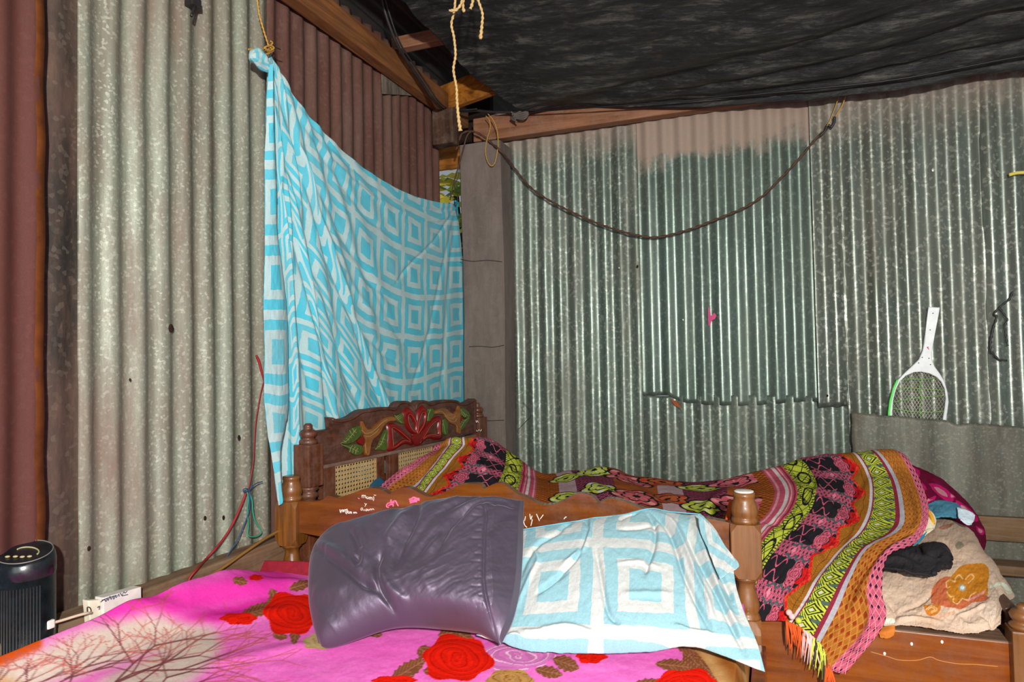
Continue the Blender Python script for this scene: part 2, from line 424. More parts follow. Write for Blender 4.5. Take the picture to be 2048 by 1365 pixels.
corr_sheet('left', 1.76, YB-.13, .0, 2.62, G_rust, wl, off=.004, pitch=.0755, amp=.0075, seed=3, label='rusty brown corrugated sheet')
# tin patch under the rafter
p = [atX(x, y, XL+.024) for x, y in [(762, 120), (790, 100), (850, 150), (862, 172), (845, 196), (828, 192), (800, 190), (764, 188)]]
mb = MB().prism(p, (.003, 0, 0)).build('tin_patch', m_galv('pale_tin', L4(150, 138, 120), L4(120, 108, 92), L4(176, 168, 150), L4(30, 26, 24), metal=.1, rough=.6, dirt_amt=1.0), wl)
c = atX(809, 161, XL+.03)
MB().prism([c+np.array([0, a, b]) for a, b in [(-.017, .012), (-.008, .028), (.012, .026), (.02, .012), (.014, -.008), (.012, -.02), (-.004, -.022), (-.008, -.004)]], (.002, 0, 0)).build('patch_hole_filler', m_plain('pale_plaster', L4(196, 184, 172), .9), wl)

wb = thing('wall_back', None, None, (0, YB, 0), kind='structure')
corr_sheet('back', -1.32, -.545, 0, 2.46, G_a, wb, off=.0, pitch=.0755, amp=.009, ph=.5, seed=11, wob=.007, skew=0.0, label='dull spangled corrugated sheet beside the post')
corr_sheet('back', -.575, .34, 0, 1.03, G_a, wb, off=.012, pitch=.0765, amp=.008, ph=2.2, seed=12, label='short dusty corrugated sheet low on the wall')
def fb(s): return np.where(s < -.455, 1.03, np.where(s < -.40, 1.03-(s+.455)*.6, .995+.01*np.sin(s*9)))
corr_sheet('back', -.575, .185, fb, 2.46, G_b, wb, off=.016, pitch=.0760, amp=.0088, ph=1.0, seed=13, wob=.003, jag=.0012, label='dark green-grey corrugated sheet')
corr_sheet('back', .165, .80, lambda s: np.where(s < .285, .985, .60), 2.56, G_c, wb, off=.032, pitch=.0765, amp=.0090, ph=.3, seed=14, wob=.005, label='bright spangled corrugated sheet')
corr_sheet('back', .775, 1.75, .3, 2.56, G_c, wb, off=.044, pitch=.0790, amp=.0095, ph=.3, seed=15, wob=.006)
# flat tin along the lower right
ks = np.linspace(.285, 1.75, 90)[:, None]; kt = np.linspace(0, 1, 60)[None]
ztop = .965-.085*(ks-.28)+.004*fbm(ks*20, ks*0, 3)-.012*np.exp(-((ks-.66)/.02)**2)
kz = .05+(ztop-.05)*kt
P = np.stack([ks+.004*fbm(kz*20, ks*3, 5)*(kt*0+1)*np.exp(-((ks-.285)/.02)**2), YB-.092-.004*fbm(ks*3, kz*3, 6)-.003*np.sin(ks*2*np.pi/.16)+0*kz, kz], -1)
o = gridmesh('flat_tin_sheet', P, G_flat, wb, thick=.0015); o['label'] = 'flat weathered tin sheet'
# small torn flap, pink paint splash, yellow plastic
PS = m_plain('pink_paint', L4(176, 22, 92), .5)
c = atY(1420, 640, YB-.041)
pp = [(1416, 614), (1419, 618), (1422, 632), (1429, 626), (1433, 632), (1430, 638), (1423, 642), (1421, 650), (1417, 653), (1416, 636)]
MB().prism([atY(a, b, YB-.0405) for a, b in pp], (0, -.0015, 0)).build('pink_paint_splash', PS, wb)
MB().prism([atY(a, b, YB-.031) for a, b in [(1341, 800), (1352, 802), (1362, 814), (1360, 817), (1350, 812)]], (0, -.002, 0)).build('rust_lip', m_plain('rust_lip', L4(140, 70, 34), .9), wb)
# trims: planks along the walls
WD_pl = m_wood('plank_dusty', L4(88, 64, 46), L4(122, 94, 70), L4(146, 118, 92), 'y', .85, .2, .6, L4(140, 122, 104))
WD_px = m_wood('rail_dusty', L4(88, 66, 46), L4(118, 92, 66), L4(138, 112, 86), 'x', .85, .2, .6, L4(130, 112, 94))
o = MB().box((XL+.055, 1.2, .585), (.06, 4.0, .13), bev=.006).build('baseboard_left', WD_pl); tag(o, None, None, kind='structure')
o = MB().box((XL+.060, 1.2, .47), (.09, 4.0, .10), bev=.006).build('trim_1', WD_pl); tag(o, None, None, kind='structure')
a = atY(1940, 1030, YB-.12); b_ = atY(2048, 1084, YB-.12)
o = MB().box((1.18, YB-.125, (a[2]+b_[2])/2), (1.15, .028, a[2]-b_[2]), bev=.004).build('trim_2', WD_px); tag(o, None, None, kind='structure')
o = MB().box((1.2, YB-.16, .40), (1.1, .10, .035), bev=.004).build('trim_3', WD_px); tag(o, None, None, kind='structure')
o = MB().box((0, 1.0, -.02), (3.6, 4.6, .04)).build('floor', m_plain('packed_earth', L4(112, 92, 74), .95, .1, 0, .2, 8)); tag(o, None, None, kind='structure')
# roof
M_roof = m_galv('blackened_roof_tin', L4(36, 30, 26), L4(20, 17, 15), L4(60, 52, 46), L4(56, 40, 30), metal=0, rough=.8, dirt_amt=.5, speck_amt=.15)
xs = np.linspace(-2.2, 1.9, 500)[:, None]; ys = np.linspace(-.9, 3.7, 20)[None]
P = np.stack([xs+0*ys, ys+0*xs, 2.70+.009*np.sin(xs*2*np.pi/.076)+0*ys-.02*(ys-1)], -1)
o = gridmesh('ceiling', P, M_roof); tag(o, None, None, kind='structure')
M_hole = m_plain('rusty_hole', L4(44, 30, 24), .95, .1, 0, .4, 90)
for x, y, r in [(342, 657, .0085), (410, 1037, .005), (447, 1036, .005), (178, 1098, .0045), (478, 876, .006), (260, 760, .003)]:
    c = atX(x, y, XL+.040); MB().ellip(c, (.0015, r, r*1.4), 10, 6).build('nail_hole', M_hole, wl)
for x, y, r in [(1275, 533, .005), (1366, 640, .004), (1655, 792, .004), (1866, 340, .006), (1238, 536, .004)]:
    c = atY(x, y, YB-.048); MB().ellip(c, (r, .0015, r*1.3), 10, 6).build('nail_head', M_hole if x % 2 else m_plain('pale_solder', L4(176, 176, 160), .4, .5, .4), wb)
# concrete corner post
M_conc = m_galv('cast_concrete', L4(104, 92, 84), L4(84, 74, 67), L4(122, 112, 104), L4(128, 116, 106), metal=0, rough=.95, dirt_amt=.5, speck_amt=.2, sc=.4)
x0 = atY(921, 400, 3.02)[0]; x1 = atY(1003, 400, 3.02)[0]
ph = np.linspace(0, 2.265, 80)
mb = MB(); V = []; cs = []
for a, b in [(x0, 3.03), (x0+.008, 3.02), (x1-.008, 3.02), (x1, 3.03), (x1, 3.16), (x0, 3.16)]: cs.append((a, b))
for z in ph:
    for a, b in cs: V.append((a+.004*math.sin(z*5), b-.0035*abs(math.sin(z*9.0))*(1 if b < 3.1 else 0), z))
F = [(i*6+k, i*6+(k+1) % 6, i*6+6+(k+1) % 6, i*6+6+k) for i in range(79) for k in range(6)]+[tuple(79*6+k for k in range(6))]
o = mb.add(V, F, False).build('concrete_post', M_conc); tag(o, 'grey cast concrete post in the corner between the rusty wall and the shiny wall', 'post')
for pts in [[(921, 519), (945, 523), (975, 521), (1004, 524)], [(938, 694), (960, 693), (985, 695), (1008, 691)], [(940, 840), (975, 842), (1008, 841)]]:
    MB().tube([atY(x, y, 3.0165) for x, y in pts], .0016, 4).build('crack', M_dark, o)
# timbers
WB1 = m_wood('rafter_wood', L4(74, 42, 20), L4(124, 78, 40), L4(150, 100, 54), 'y', .7, .25, .5, L4(110, 78, 56))
WB2 = m_wood('beam_wood', L4(96, 60, 38), L4(136, 92, 64), L4(156, 112, 82), 'x', .75, .25, .7, L4(146, 116, 98))
WB3 = m_wood('orange_wood', L4(92, 50, 16), L4(168, 104, 30), L4(196, 132, 52), 'x', .6, .3, .3, L4(70, 46, 26))
o = MB().box((XL+.065, 1.0, 2.482), (.055, 4.5, .10), bev=.006).build('wooden_rafter', WB1); tag(o, 'long brown timber running along the top of the rusty left wall', 'beam')
o = MB().box((.3, YB-.075, 2.358), (3.35, .06, .118), bev=.006).build('wooden_beam', WB2); tag(o, 'reddish brown beam along the top of the shiny back wall, partly behind black tarpaulin', 'beam')
a = atz(800, 125, 2.9); 
o = MB().box((-1.12, a[1]+.06, 2.585), (.78, .05, .055), bev=.004).build('wooden_batten', WB2); tag(o, 'short roof batten crossing the dark gap between left rafter and tarpaulin', 'beam')
q = [atz(905, 150, 3.4), atz(1045, 222, 3.1), atz(1035, 232, 3.12), atz(962, 228, 3.3), atz(925, 215, 3.4)]
o = MB().box(((q[0]+q[1])/2+np.array([-.04, .0, .035])), (.75, .035, .13), R=np.array(Matrix.Rotation(math.radians(-20), 3, 'Z')), bev=.004).build('wooden_brace', WB3); tag(o, 'orange-brown board slanting behind the tarpaulin corner above the post', 'board')
o = MB().box((XL+.105, 2.95, 2.335), (.11, .07, .17), bev=.005).build('gap_dark_block', m_wood('block', L4(40, 26, 18), L4(70, 48, 34), L4(92, 66, 50), 'z', .8, .2, .4)); tag(o, 'small dark block added to darken the roof corner above the concrete post', 'block')  # dark block added to keep bright sky out of the corner gap
o = MB().box((-1.66, 3.37, 2.325), (.55, .03, .12), bev=.003).build('outer_board', WB3); tag(o, 'orange-brown board outside, glimpsed through the gap above the bush', 'board')
o = MB().box((-1.66, 3.37, 2.53), (.55, .05, .28), bev=.003).build('gap_dark_board', m_wood('gap_dark_wood', L4(24, 18, 14), L4(40, 30, 24), L4(56, 44, 34), 'x', .9, .1)); tag(o, 'dark board added outside to shut the sky out of the top of the corner gap', 'beam')  # added board that stands in for the darkness at the gap's top
# bush outside, seen through the corner gap
random.seed(9)
mb = MB()
for i in range(900):
    c = np.array([-2.05+random.uniform(-.45, .3), 4.3+random.uniform(-.4, .4), random.uniform(.5, 2.6)]); R = frame_n(np.array([random.uniform(-1, 1), -1.2, random.uniform(-.4, 1)]))
    l = random.uniform(.04, .08); w = l*.4
    mb.add(np.array([(-l, 0, 0), (0, -w, .01), (l, 0, 0), (0, w, .01)]) @ R.T+c, [(0, 1, 2, 3)], mi=i % 2)
mb.tube([(-2.0, 4.3, 0), (-1.98, 4.3, 1.3), (-2.05, 4.3, 2.4)], .02, 6, mi=2)
bush = mb.build('bush', [m_plain('leaf_green', L4(120, 150, 40), .6), m_plain('leaf_yellow', L4(214, 196, 60), .6), M_dark]); tag(bush, 'yellow-green bush outside, seen through the narrow gap beside the concrete post', 'bush')

# tarpaulin: sagging black sheet under the roof
M_tarp, nt, b = _mat('black_tarpaulin', .42, .45)
n1 = noise(nt, objco(nt, (1.6, 6, 6), (0, 0, .25)), 2.8, 12, .8, .15)
c = ramp(nt, n1, [(.40, L4(12, 16, 20)), (.52, L4(34, 36, 36)), (.68, L4(104, 102, 92))])
n2 = noise(nt, objco(nt), 22, 8, .8)
c = mix(nt, ramp(nt, n2, [(.55, W0), (.8, (.5,)*3+(1,))]), c, L4(104, 94, 80))
nt.links.new(c, b.inputs['Base Color']); nt.links.new(ramp(nt, n1, [(.4, (.36,)*3+(1,)), (.7, (.8,)*3+(1,))]), b.inputs['Roughness'])
bump(nt, b, noise(nt, objco(nt, (1, 4.5, 3), (0, 0, .2)), 6, 10, .75, .3), .6, .02)
# far edge (left to right) pixels and Y, then rows towards the viewer in world space
far = [(1052, 228, 3.05), (1100, 223, 3.05), (1180, 223, 3.04), (1300, 219, 3.04), (1400, 216, 3.04), (1500, 209, 3.03), (1600, 200, 3.02), (1720, 188, 3.01), (1850, 170, 3.0), (1950, 150, 3.0), (2048, 136, 3.0), (2240, 112, 3.0)]
F0 = curve([atY(x, y, Y) for x, y, Y in far], 300)
lft = [(1052, 228, 3.05), (1022, 205, 2.93), (990, 188, 2.84), (950, 157, 2.7), (905, 115, 2.52), (870, 72, 2.36), (835, 34, 2.22), (806, 0, 2.1)]
Lf = curve([atY(x, y, Y) for x, y, Y in lft], 130)
ext = np.array([[Lf[-1][0]-.02*k, Lf[-1][1]-.14*k, Lf[-1][2]+.004*k] for k in range(1, 19)]); Lf = np.concatenate([Lf, ext])
nr = len(Lf); u = np.linspace(0, 1, 300)[None, :, None]; t = np.linspace(0, 1, nr)[:, None, None]
P = F0[None]+(Lf[:, None]-Lf[0])*(1-.0*u)
P[:, :, 0] += (t*.25*u)[:, :, 0]*0.2
tt = np.linspace(0, 1, nr)[:, None]; uu = np.linspace(0, 1, 300)[None]
wv = Lf[:, 1][:, None]
P[:, :, 2] += -.05*np.sin(np.pi*np.clip((3.05-wv)/1.6, 0, 1))*sst(0, .25, uu)+.03*(1-np.exp(-(3.05-wv)/.3))*sst(0, .2, uu)
P[:, :, 2] += (.018*fbm(P[:, :, 0]*3+P[:, :, 1]*2, P[:, :, 1]*4, 3)+.010*fbm(P[:, :, 0]*5, P[:, :, 1]*14+P[:, :, 0]*4, 4))*sst(0, .06, 3.05-P[:, :, 1])
for k, (sl, am, w) in enumerate([(.10, .022, .02), (.22, .016, .03), (.42, .014, .03), (.70, .02, .05)]):
    dd = (3.05-P[:, :, 1])-sl*(P[:, :, 0]+1.05)*.55; P[:, :, 2] += am*np.exp(-(dd/w)**2)*sst(-1.05, -.7, P[:, :, 0])
tarp = gridmesh('tarpaulin', P, M_tarp, thick=.002); tag(tarp, 'dusty black plastic tarpaulin sagging under the roof', 'tarpaulin')
# folded hem of the tarpaulin
mb = MB(); hp = [atY(x, y, Y-.03) for x, y, Y in [(1058, 224, 3.03), (1200, 214, 3.0), (1400, 199, 2.98), (1600, 180, 2.96), (1800, 158, 2.94), (2048, 112, 2.92), (2240, 90, 2.92)]]
mb.tube(hp, .0035, 6, 60).build('hem_cord', m_plain('hem_black', L4(14, 15, 17), .5), tarp)
tk = [atY(x, y, 3.0) for x, y in [(1010, 230), (1024, 234), (1040, 226), (1056, 226)]]
mb = MB()
for k in range(5):
    mb.tube([atY(1058, 226, 3.03), atY(1044+k, 222+k*4, 3.02), atY(1030-k*2, 228+k*2, 3.02), atY(1022+k*3, 224+k*5, 3.0)], .0045, 6)
mb.build('gathered_corner', m_plain('dusty_grey_cloth', L4(86, 78, 72), .9), tarp)
#==PART3==
# ================================================================ beds
WDK = m_wood('dark_carved_wood', L4(42, 20, 12), L4(74, 38, 24), L4(98, 56, 38), 'y', .45, .5, .42, L4(128, 98, 86))
WDKz = m_wood('dark_post_wood', L4(50, 24, 12), L4(90, 46, 24), L4(114, 64, 38), 'z', .38, .5, .4, L4(140, 108, 92), .2)
WLT = m_wood('varnished_post_wood', L4(78, 44, 12), L4(118, 70, 20), L4(142, 90, 36), 'z', .30, .5, .12, L4(140, 112, 84), .5)
WLT2 = m_wood('worn_post_wood', L4(92, 54, 18), L4(126, 78, 32), L4(144, 94, 50), 'z', .35, .5, .08, L4(160, 132, 106), .2)
WRL = m_wood('varnished_board', L4(78, 36, 6), L4(112, 58, 12), L4(134, 78, 22), 'x', .22, .5, .05, L4(150, 106, 62), .7, .6)
WRL2 = m_wood('varnished_side_rail', L4(84, 36, 6), L4(132, 64, 12), L4(158, 88, 26), 'x', .25, .5, .10, L4(140, 92, 60), .6, .5)
WLED = m_wood('dusty_ledge', L4(88, 62, 44), L4(120, 90, 66), L4(142, 112, 88), 'x', .7, .3, .6, L4(146, 124, 108))
M_white = m_plain('white_paint', L4(232, 220, 210), .6)
M_pinkp = m_plain('pink_paint_writing', L4(250, 110, 150), .5)

# ---- front bed: board between two turned posts
P1 = np.array([-1.417, 1.744]); z2 = 1.775
_p2 = atz(1491, 1100, z2); P2 = np.array([_p2[0], _p2[1]])
z1 = 2.14; _p1 = atz(583, 1000, z1); P1 = np.array([_p1[0], _p1[1]])
bdir = (P2-P1)/np.linalg.norm(P2-P1); bn = np.array([bdir[1], -bdir[0], 0.0])   # towards the viewer
Rb = np.array([[bdir[0], -bdir[1], 0], [bdir[1], bdir[0], 0], [0, 0, 1.0]])
fbed = thing('bed', 'nearer bed with plain varnished scallop-topped board between two stout turned posts', 'bed', (-.75, .9, 0))
def front_post(c, scale, mat, flat=None, cap=None):
    x, y = c; T = 1.2-.352*scale
    rr = [(.020, -.0), (.027, -.002), (.0275, -.010), (.026, -.013), (.0265, -.022), (.031, -.032), (.034, -.045), (.0335, -.056), (.030, -.063), (.031, -.066), (.0335, -.070), (.034, -.078)]
    prof = [(r*scale, T+z*scale) for r, z in rr][::-1]
    mb = MB().lathe(prof, (x, y, 0), 24)
    zt = T-.078*scale; zb = T-.215*scale; h = .0375*scale
    def blk(zt, zb, h, ch=.02, mb=mb):
        # square block with corners chamfered towards both ends
        V = []; k = .45
        L = [(zb, h, h*k), (zb+ch, h, h*.06), (zt-ch, h, h*.06), (zt, h, h*k)]
        for z, hh, c_ in L:
            for sx, sy in ((1, -1), (1, 1), (-1, 1), (-1, -1)):
                a = (sx*(hh-c_), sy*hh, z); b = (sx*hh, sy*(hh-c_), z)
                V += [a, b] if sx*sy < 0 else [b, a]
        V = np.array(V); V = V @ Rb.T+np.array([x, y, 0])
        F = [(i*8+k_, i*8+(k_+1) % 8, i*8+8+(k_+1) % 8, i*8+8+k_) for i in range(3) for k_ in range(8)]+[tuple(range(8))[::-1], tuple(24+k_ for k_ in range(8))]
        mb.add(V, F, False)
    blk(zt, zb, h)
    vr = [(.030, .215), (.031, .222), (.026, .226), (.021, .235), (.0215, .245), (.026, .262), (.0305, .285), (.031, .298), (.027, .308), (.029, .311), (.031, .317), (.034, .322)]
    mb.lathe([(r*scale, T-z*scale) for r, z in vr], (x, y, 0), 24)
    blk(T-.322*scale, .26, h*.86)
    mb.lathe([(.02, 0), (.026, .02), (.022, .06), (.03, .10), (.034, .16), (.026, .22), (.03, .26)], (x, y, 0), 18)
    return mb
front_post(P1, .98, None).build('post', WLT, fbed)
p_ = front_post(P2, 1.0, None).build('post', WLT2, fbed)
MB().lathe([(.0245, 0), (.0245, .003), (.02, .0045)], (P2[0], P2[1], 1.2-.352), 20).build('worn_white_top', m_plain('chipped_white', L4(206, 200, 192), .8, .3, 0, .2, 60), p_)
# scalloped board
bp0 = np.array([P1[0], P1[1], 0])+bn*.012
def onb(x, y, off=0.0): return atPl(x, y, bp0+bn*off, bn)
top = [(598, 1003), (625, 1004), (645, 1000), (656, 992), (675, 996), (700, 989), (724, 980), (745, 977), (765, 981), (779, 989), (786, 983), (805, 976), (822, 978), (838, 986), (856, 994), (880, 990), (915, 972), (950, 968), (963, 972), (968, 978), (985, 970), (1003, 967), (1020, 978), (1036, 989), (1056, 997), (1083, 1010), (1111, 1008), (1132, 999), (1154, 988), (1176, 990), (1190, 998), (1197, 1007), (1206, 1002), (1220, 998), (1242, 1001), (1270, 1012), (1300, 1022), (1360, 1030), (1416, 1038), (1463, 1047)]
tp = np.array([onb(*q) for q in top]); 
bot = np.array([onb(1463, 1262), onb(1300, 1250), onb(1000, 1190), onb(700, 1085), onb(600, 1066)])
tp2 = curve(tp, 150)
MB().prism(np.concatenate([tp2, bot]), -bn*.028, bev=.0).build('headboard_panel', WRL, fbed)
pan = [c for c in fbed.children if c.name == 'headboard_panel'][0]
# writing (polylines in source pixels of the close-up, put on the board's face)
def zz(x, y): return 640+x/7.877, 940+y/7.877
def strokes(lst, mat, w, name, parent):
    mb = MB()
    for s in lst:
        P = np.array([onb(*zz(x, y), off=.0009) for x, y in s])
        if len(P) < 2: continue
        mb.tube(P, w, 5, max(4, len(P)*3))
    return mb.build(name, mat, parent)
strokes([[(660, 400), (665, 445)], [(663, 425), (675, 402), (690, 410), (690, 448)], [(690, 420), (705, 405), (718, 415), (716, 450)], [(745, 425), (732, 440), (745, 460), (760, 448), (757, 425), (765, 462)], [(775, 432), (778, 470)], [(778, 445), (795, 432), (803, 475)], [(803, 445), (820, 438), (826, 478)], [(842, 420), (848, 450), (840, 495)], [(850, 396), (866, 406), (882, 400)]], M_white, .0011, 'white_name', pan)
strokes([[(702, 528), (720, 552)], [(738, 534), (720, 558), (706, 584)]], M_white, .0011, 'white_letter', pan)
strokes([[(665, 600), (645, 612), (648, 640), (668, 630), (668, 600), (672, 640)], [(690, 630), (694, 650), (700, 626)], [(722, 625), (718, 645), (735, 650), (742, 622), (722, 625)], [(760, 622), (752, 645), (775, 640), (775, 620)], [(790, 640), (795, 618), (808, 622), (808, 640)], [(822, 635), (830, 615), (845, 625), (852, 634)]], M_white, .0011, 'white_name', pan)
strokes([[(312, 625), (325, 680), (338, 640), (350, 632)], [(350, 660), (362, 632), (375, 655), (355, 668)], [(380, 668), (388, 630), (408, 640), (405, 690)], [(408, 640), (425, 622), (432, 660), (415, 702)], [(450, 650), (440, 675), (460, 690), (470, 660), (478, 692)], [(480, 665), (495, 668), (495, 695)], [(525, 690), (535, 668), (550, 690), (560, 668), (582, 690)]], M_white, .0015, 'white_name', pan)
strokes([[(598, 448), (624, 462)]], M_pinkp, .0016, 'pink_dot', pan)
strokes([[(1055, 595), (1048, 560), (1075, 528), (1110, 520), (1120, 470)], [(1110, 520), (1160, 500), (1190, 495), (1215, 545), (1235, 575)], [(1075, 565), (1110, 555), (1150, 550), (1150, 582)], [(1060, 592), (1085, 596)], [(1110, 530), (1170, 520)]], M_pinkp, .0026, 'pink_scribble', pan)
strokes([[(1405, 470), (1440, 462), (1475, 440), (1520, 455), (1565, 462)], [(1412, 500), (1450, 490), (1520, 480), (1570, 478)], [(1420, 525), (1460, 510), (1530, 498)], [(1440, 480), (1430, 520)], [(1490, 460), (1500, 505)]], M_pinkp, .0036, 'pink_scribble', pan)
def zz(x, y): return 980+x/3.211, 940+y/3.211
strokes([[(228, 300), (222, 330)], [(255, 285), (262, 320), (270, 296)], [(272, 320), (262, 362)], [(298, 285), (318, 330)], [(342, 290), (322, 318)], [(210, 310), (222, 355), (238, 372)]], M_white, .0014, 'white_scratches', pan)
strokes([[(474, 318), (484, 306), (492, 304)]], M_white, .0014, 'white_scratch', pan)
# side rail and slats support of the front bed (mostly under the blanket)
MB().box((XL+.16, .72, .40), (.03, 2.0, .16), bev=.004).build('side_rail', WRL, fbed)
MB().box((-.055, .78, .40), (.03, 2.1, .16), bev=.004).build('side_rail', WRL, fbed)

# ---- rear bed with the carved headboard
rbed = thing('bed', 'rear bed along the back wall with dark carved and painted headboard', 'bed', (-.45, 2.45, 0))
Q1 = atz(617, 930, 2.235)[:2]; Q2 = atz(955, 860, 3.19)[:2]
hd = (Q2-Q1)/np.linalg.norm(Q2-Q1); hn = np.array([hd[1], -hd[0], 0.0])   # into the room
if hn[0] < 0: hn = -hn
Rh = np.array([[hd[0], -hd[1], 0], [hd[1], hd[0], 0], [0, 0, 1.0]])
H0 = np.array([Q1[0], Q1[1], 0])
def onh(x, y, off=0.012): return atPl(x, y, H0+hn*off, hn)
def rear_post(c, T, s=1.0):
    x, y = c; mb = MB()
    prof = [(.030, -.068), (.0305, -.060), (.0285, -.054), (.018, -.050), (.024, -.046), (.0290, -.038), (.0285, -.029), (.020, -.022), (.012, -.019), (.0145, -.014), (.0145, -.008), (.009, -.001)]
    mb.lathe([(r*s, T+z*s) for r, z in prof], (x, y, 0), 22)
    mb.box((x, y, T-.068*s-.0685*s), (.068*s, .068*s, .137*s), R=Rh, bev=.004)
    z = T-.205*s
    mb.lathe([(r*s, z-q*s) for r, q in [(.031, 0), (.032, .01), (.020, .018), (.028, .024), (.0305, .032), (.022, .04), (.019, .055), (.024, .08), (.03, .10), (.026, .115), (.032, .122), (.032, .13)]], (x, y, 0), 22)
    mb.box((x, y, (z-.13)/2), (.064, .064, z-.13), R=Rh, bev=.004)
    return mb
T1 = atz(611, 847, 2.235)[2]
rear_post(Q1, T1).build('post', WDKz, rbed)
rear_post(Q2, T1+.0).build('post', WDKz, rbed)
def z5(x, y): return 540+x/3.7923, 740+y/3.7923
def z7(x, y): return 640+x/6.4, 800+y/6.4
ptop = [z7(*q) for q in [(150, 225), (190, 245), (260, 250), (340, 240), (420, 210), (490, 160), (560, 128), (650, 118), (760, 100), (870, 92), (930, 105), (960, 95), (985, 55), (1030, 22), (1100, 15), (1160, 42), (1200, 80), (1218, 108)]]+[z7(*q) for q in [(1232, 60), (1262, 18), (1310, 5), (1360, 15), (1410, 42), (1440, 40), (1480, 22), (1560, 5), (1660, -2), (1740, 8), (1790, 38), (1840, 45), (1900, 28), (1945, 0), (1975, -15)]]
pbot = [(949.5, 864), (673, 930)]
tp = curve(np.array([onh(*q) for q in ptop]), 150)
lo = np.array([onh(949.5, 866), onh(673, 931)])
V0 = onh(663, 838)
ol = np.concatenate([tp, lo])
pn = MB().prism(ol, -hn*.034).build('carved_panel', WDK, rbed)
# raised rim along the top edge of the panel
rim = tp.copy(); rim[:, 2] -= .006
MB().tube(rim+hn*.001, .0065, 6, 150).build('rim', WDK, pn)
MB().box(tuple((onh(949.5, 866)+onh(949.5, 800))/2+hn*.002), (.010, .012, .15), R=Rh).build('rim', WDK, pn)
# carved and painted reliefs
M_red = m_plain('carving_red', L4(104, 12, 10), .35, .5, 0, .2, 40)
M_oran = m_wood('carving_orange', L4(98, 56, 16), L4(130, 74, 20), L4(146, 94, 40), 'y', .35, .5, .3, L4(150, 110, 80), .3)
M_grn = m_plain('carving_green', L4(62, 82, 28), .4, .5, 0, .3, 60)
M_vein = m_plain('carving_edge_dust', L4(150, 140, 96), .8)
M_rline = m_plain('carving_red_edge', L4(176, 74, 58), .5)
def relief(name, pts, mat, h=.010, f=z7, smooth=True, bev=.004, label=None):
    pts = [f(*q) for q in pts]
    P = np.array([onh(*q, off=.012) for q in pts])
    if smooth: P = curve(np.concatenate([P, P[:1]]), len(P)*5)[:-1]
    return MB().prism(P, hn*h, bev=bev, smooth=False).build(name, mat, pn, label=label)
def groove(pts, r=.0012, f=z7, off=.0225): return [onh(*f(*q), off=off) for q in pts]
def lineset(name, L, mat, parent, r=.0012, off=.0225):
    mb = MB()
    for q in L: mb.tube(groove(q, off=off), r, 5)
    return mb.build(name, mat, parent)
def ribbon(outer, inner, mat, name='ribbon_loop', h=.011):
    # closed ring between outer and inner outlines
    A = np.array([onh(*z7(*q)) for q in outer]); B = np.array([onh(*z7(*q)) for q in inner])
    A = curve(np.concatenate([A, A[:1]]), 60)[:-1]; B = curve(np.concatenate([B, B[:1]]), 60)[:-1]
    n = 60; d = hn*h; ctr = B.mean(0); mb = MB()
    C = A+(B-A)*.22; D = A+(B-A)*.80
    V = np.concatenate([A, C+d, D+d, B]); F = []
    for k in range(3):
        for i in range(n): F.append((k*n+i, k*n+(i+1) % n, (k+1)*n+(i+1) % n, (k+1)*n+i))
    mb.add(V, F, True)
    o = mb.build(name, mat, pn)
    MB().tube(np.concatenate([D+d, (D+d)[:1]]), .0011, 5, 61).build('edge_line', M_rline, o)
    return o
ribbon([(1190, 445), (1130, 410), (1080, 330), (1050, 230), (1052, 160), (1090, 105), (1135, 105), (1180, 150), (1215, 240), (1222, 330), (1215, 430)], [(1188, 405), (1165, 380), (1130, 320), (1115, 250), (1122, 205), (1140, 208), (1165, 240), (1195, 300), (1208, 350), (1205, 400), (1195, 405)], M_red)
ribbon([(1215, 440), (1218, 330), (1222, 240), (1240, 150), (1280, 85), (1320, 80), (1350, 140), (1352, 240), (1330, 330), (1290, 390), (1250, 440)], [(1222, 425), (1235, 360), (1245, 290), (1270, 215), (1295, 180), (1320, 190), (1322, 240), (1300, 310), (1270, 360), (1245, 400), (1232, 425)], M_red)
ribbon([(1180, 560), (1100, 440), (1020, 355), (940, 300), (880, 300), (848, 340), (850, 450), (845, 560), (850, 650), (890, 660), (960, 630), (1030, 585), (1100, 570), (1170, 590)], [(1120, 520), (1080, 490), (1020, 440), (960, 395), (925, 370), (905, 380), (912, 450), (922, 520), (925, 580), (940, 588), (975, 560), (1020, 520), (1060, 505), (1100, 515)], M_red)
ribbon([(1240, 560), (1290, 440), (1350, 330), (1420, 250), (1500, 210), (1540, 230), (1545, 310), (1535, 400), (1555, 470), (1540, 510), (1480, 520), (1400, 500), (1320, 520), (1260, 575)], [(1310, 480), (1340, 430), (1390, 350), (1440, 300), (1485, 270), (1502, 285), (1498, 350), (1505, 410), (1500, 440), (1470, 440), (1420, 425), (1370, 435), (1340, 455), (1320, 475)], M_red)
relief('ribbon_knot', [(1160, 440), (1290, 430), (1310, 480), (1270, 560), (1240, 585), (1200, 575), (1170, 520)], M_red, .009)
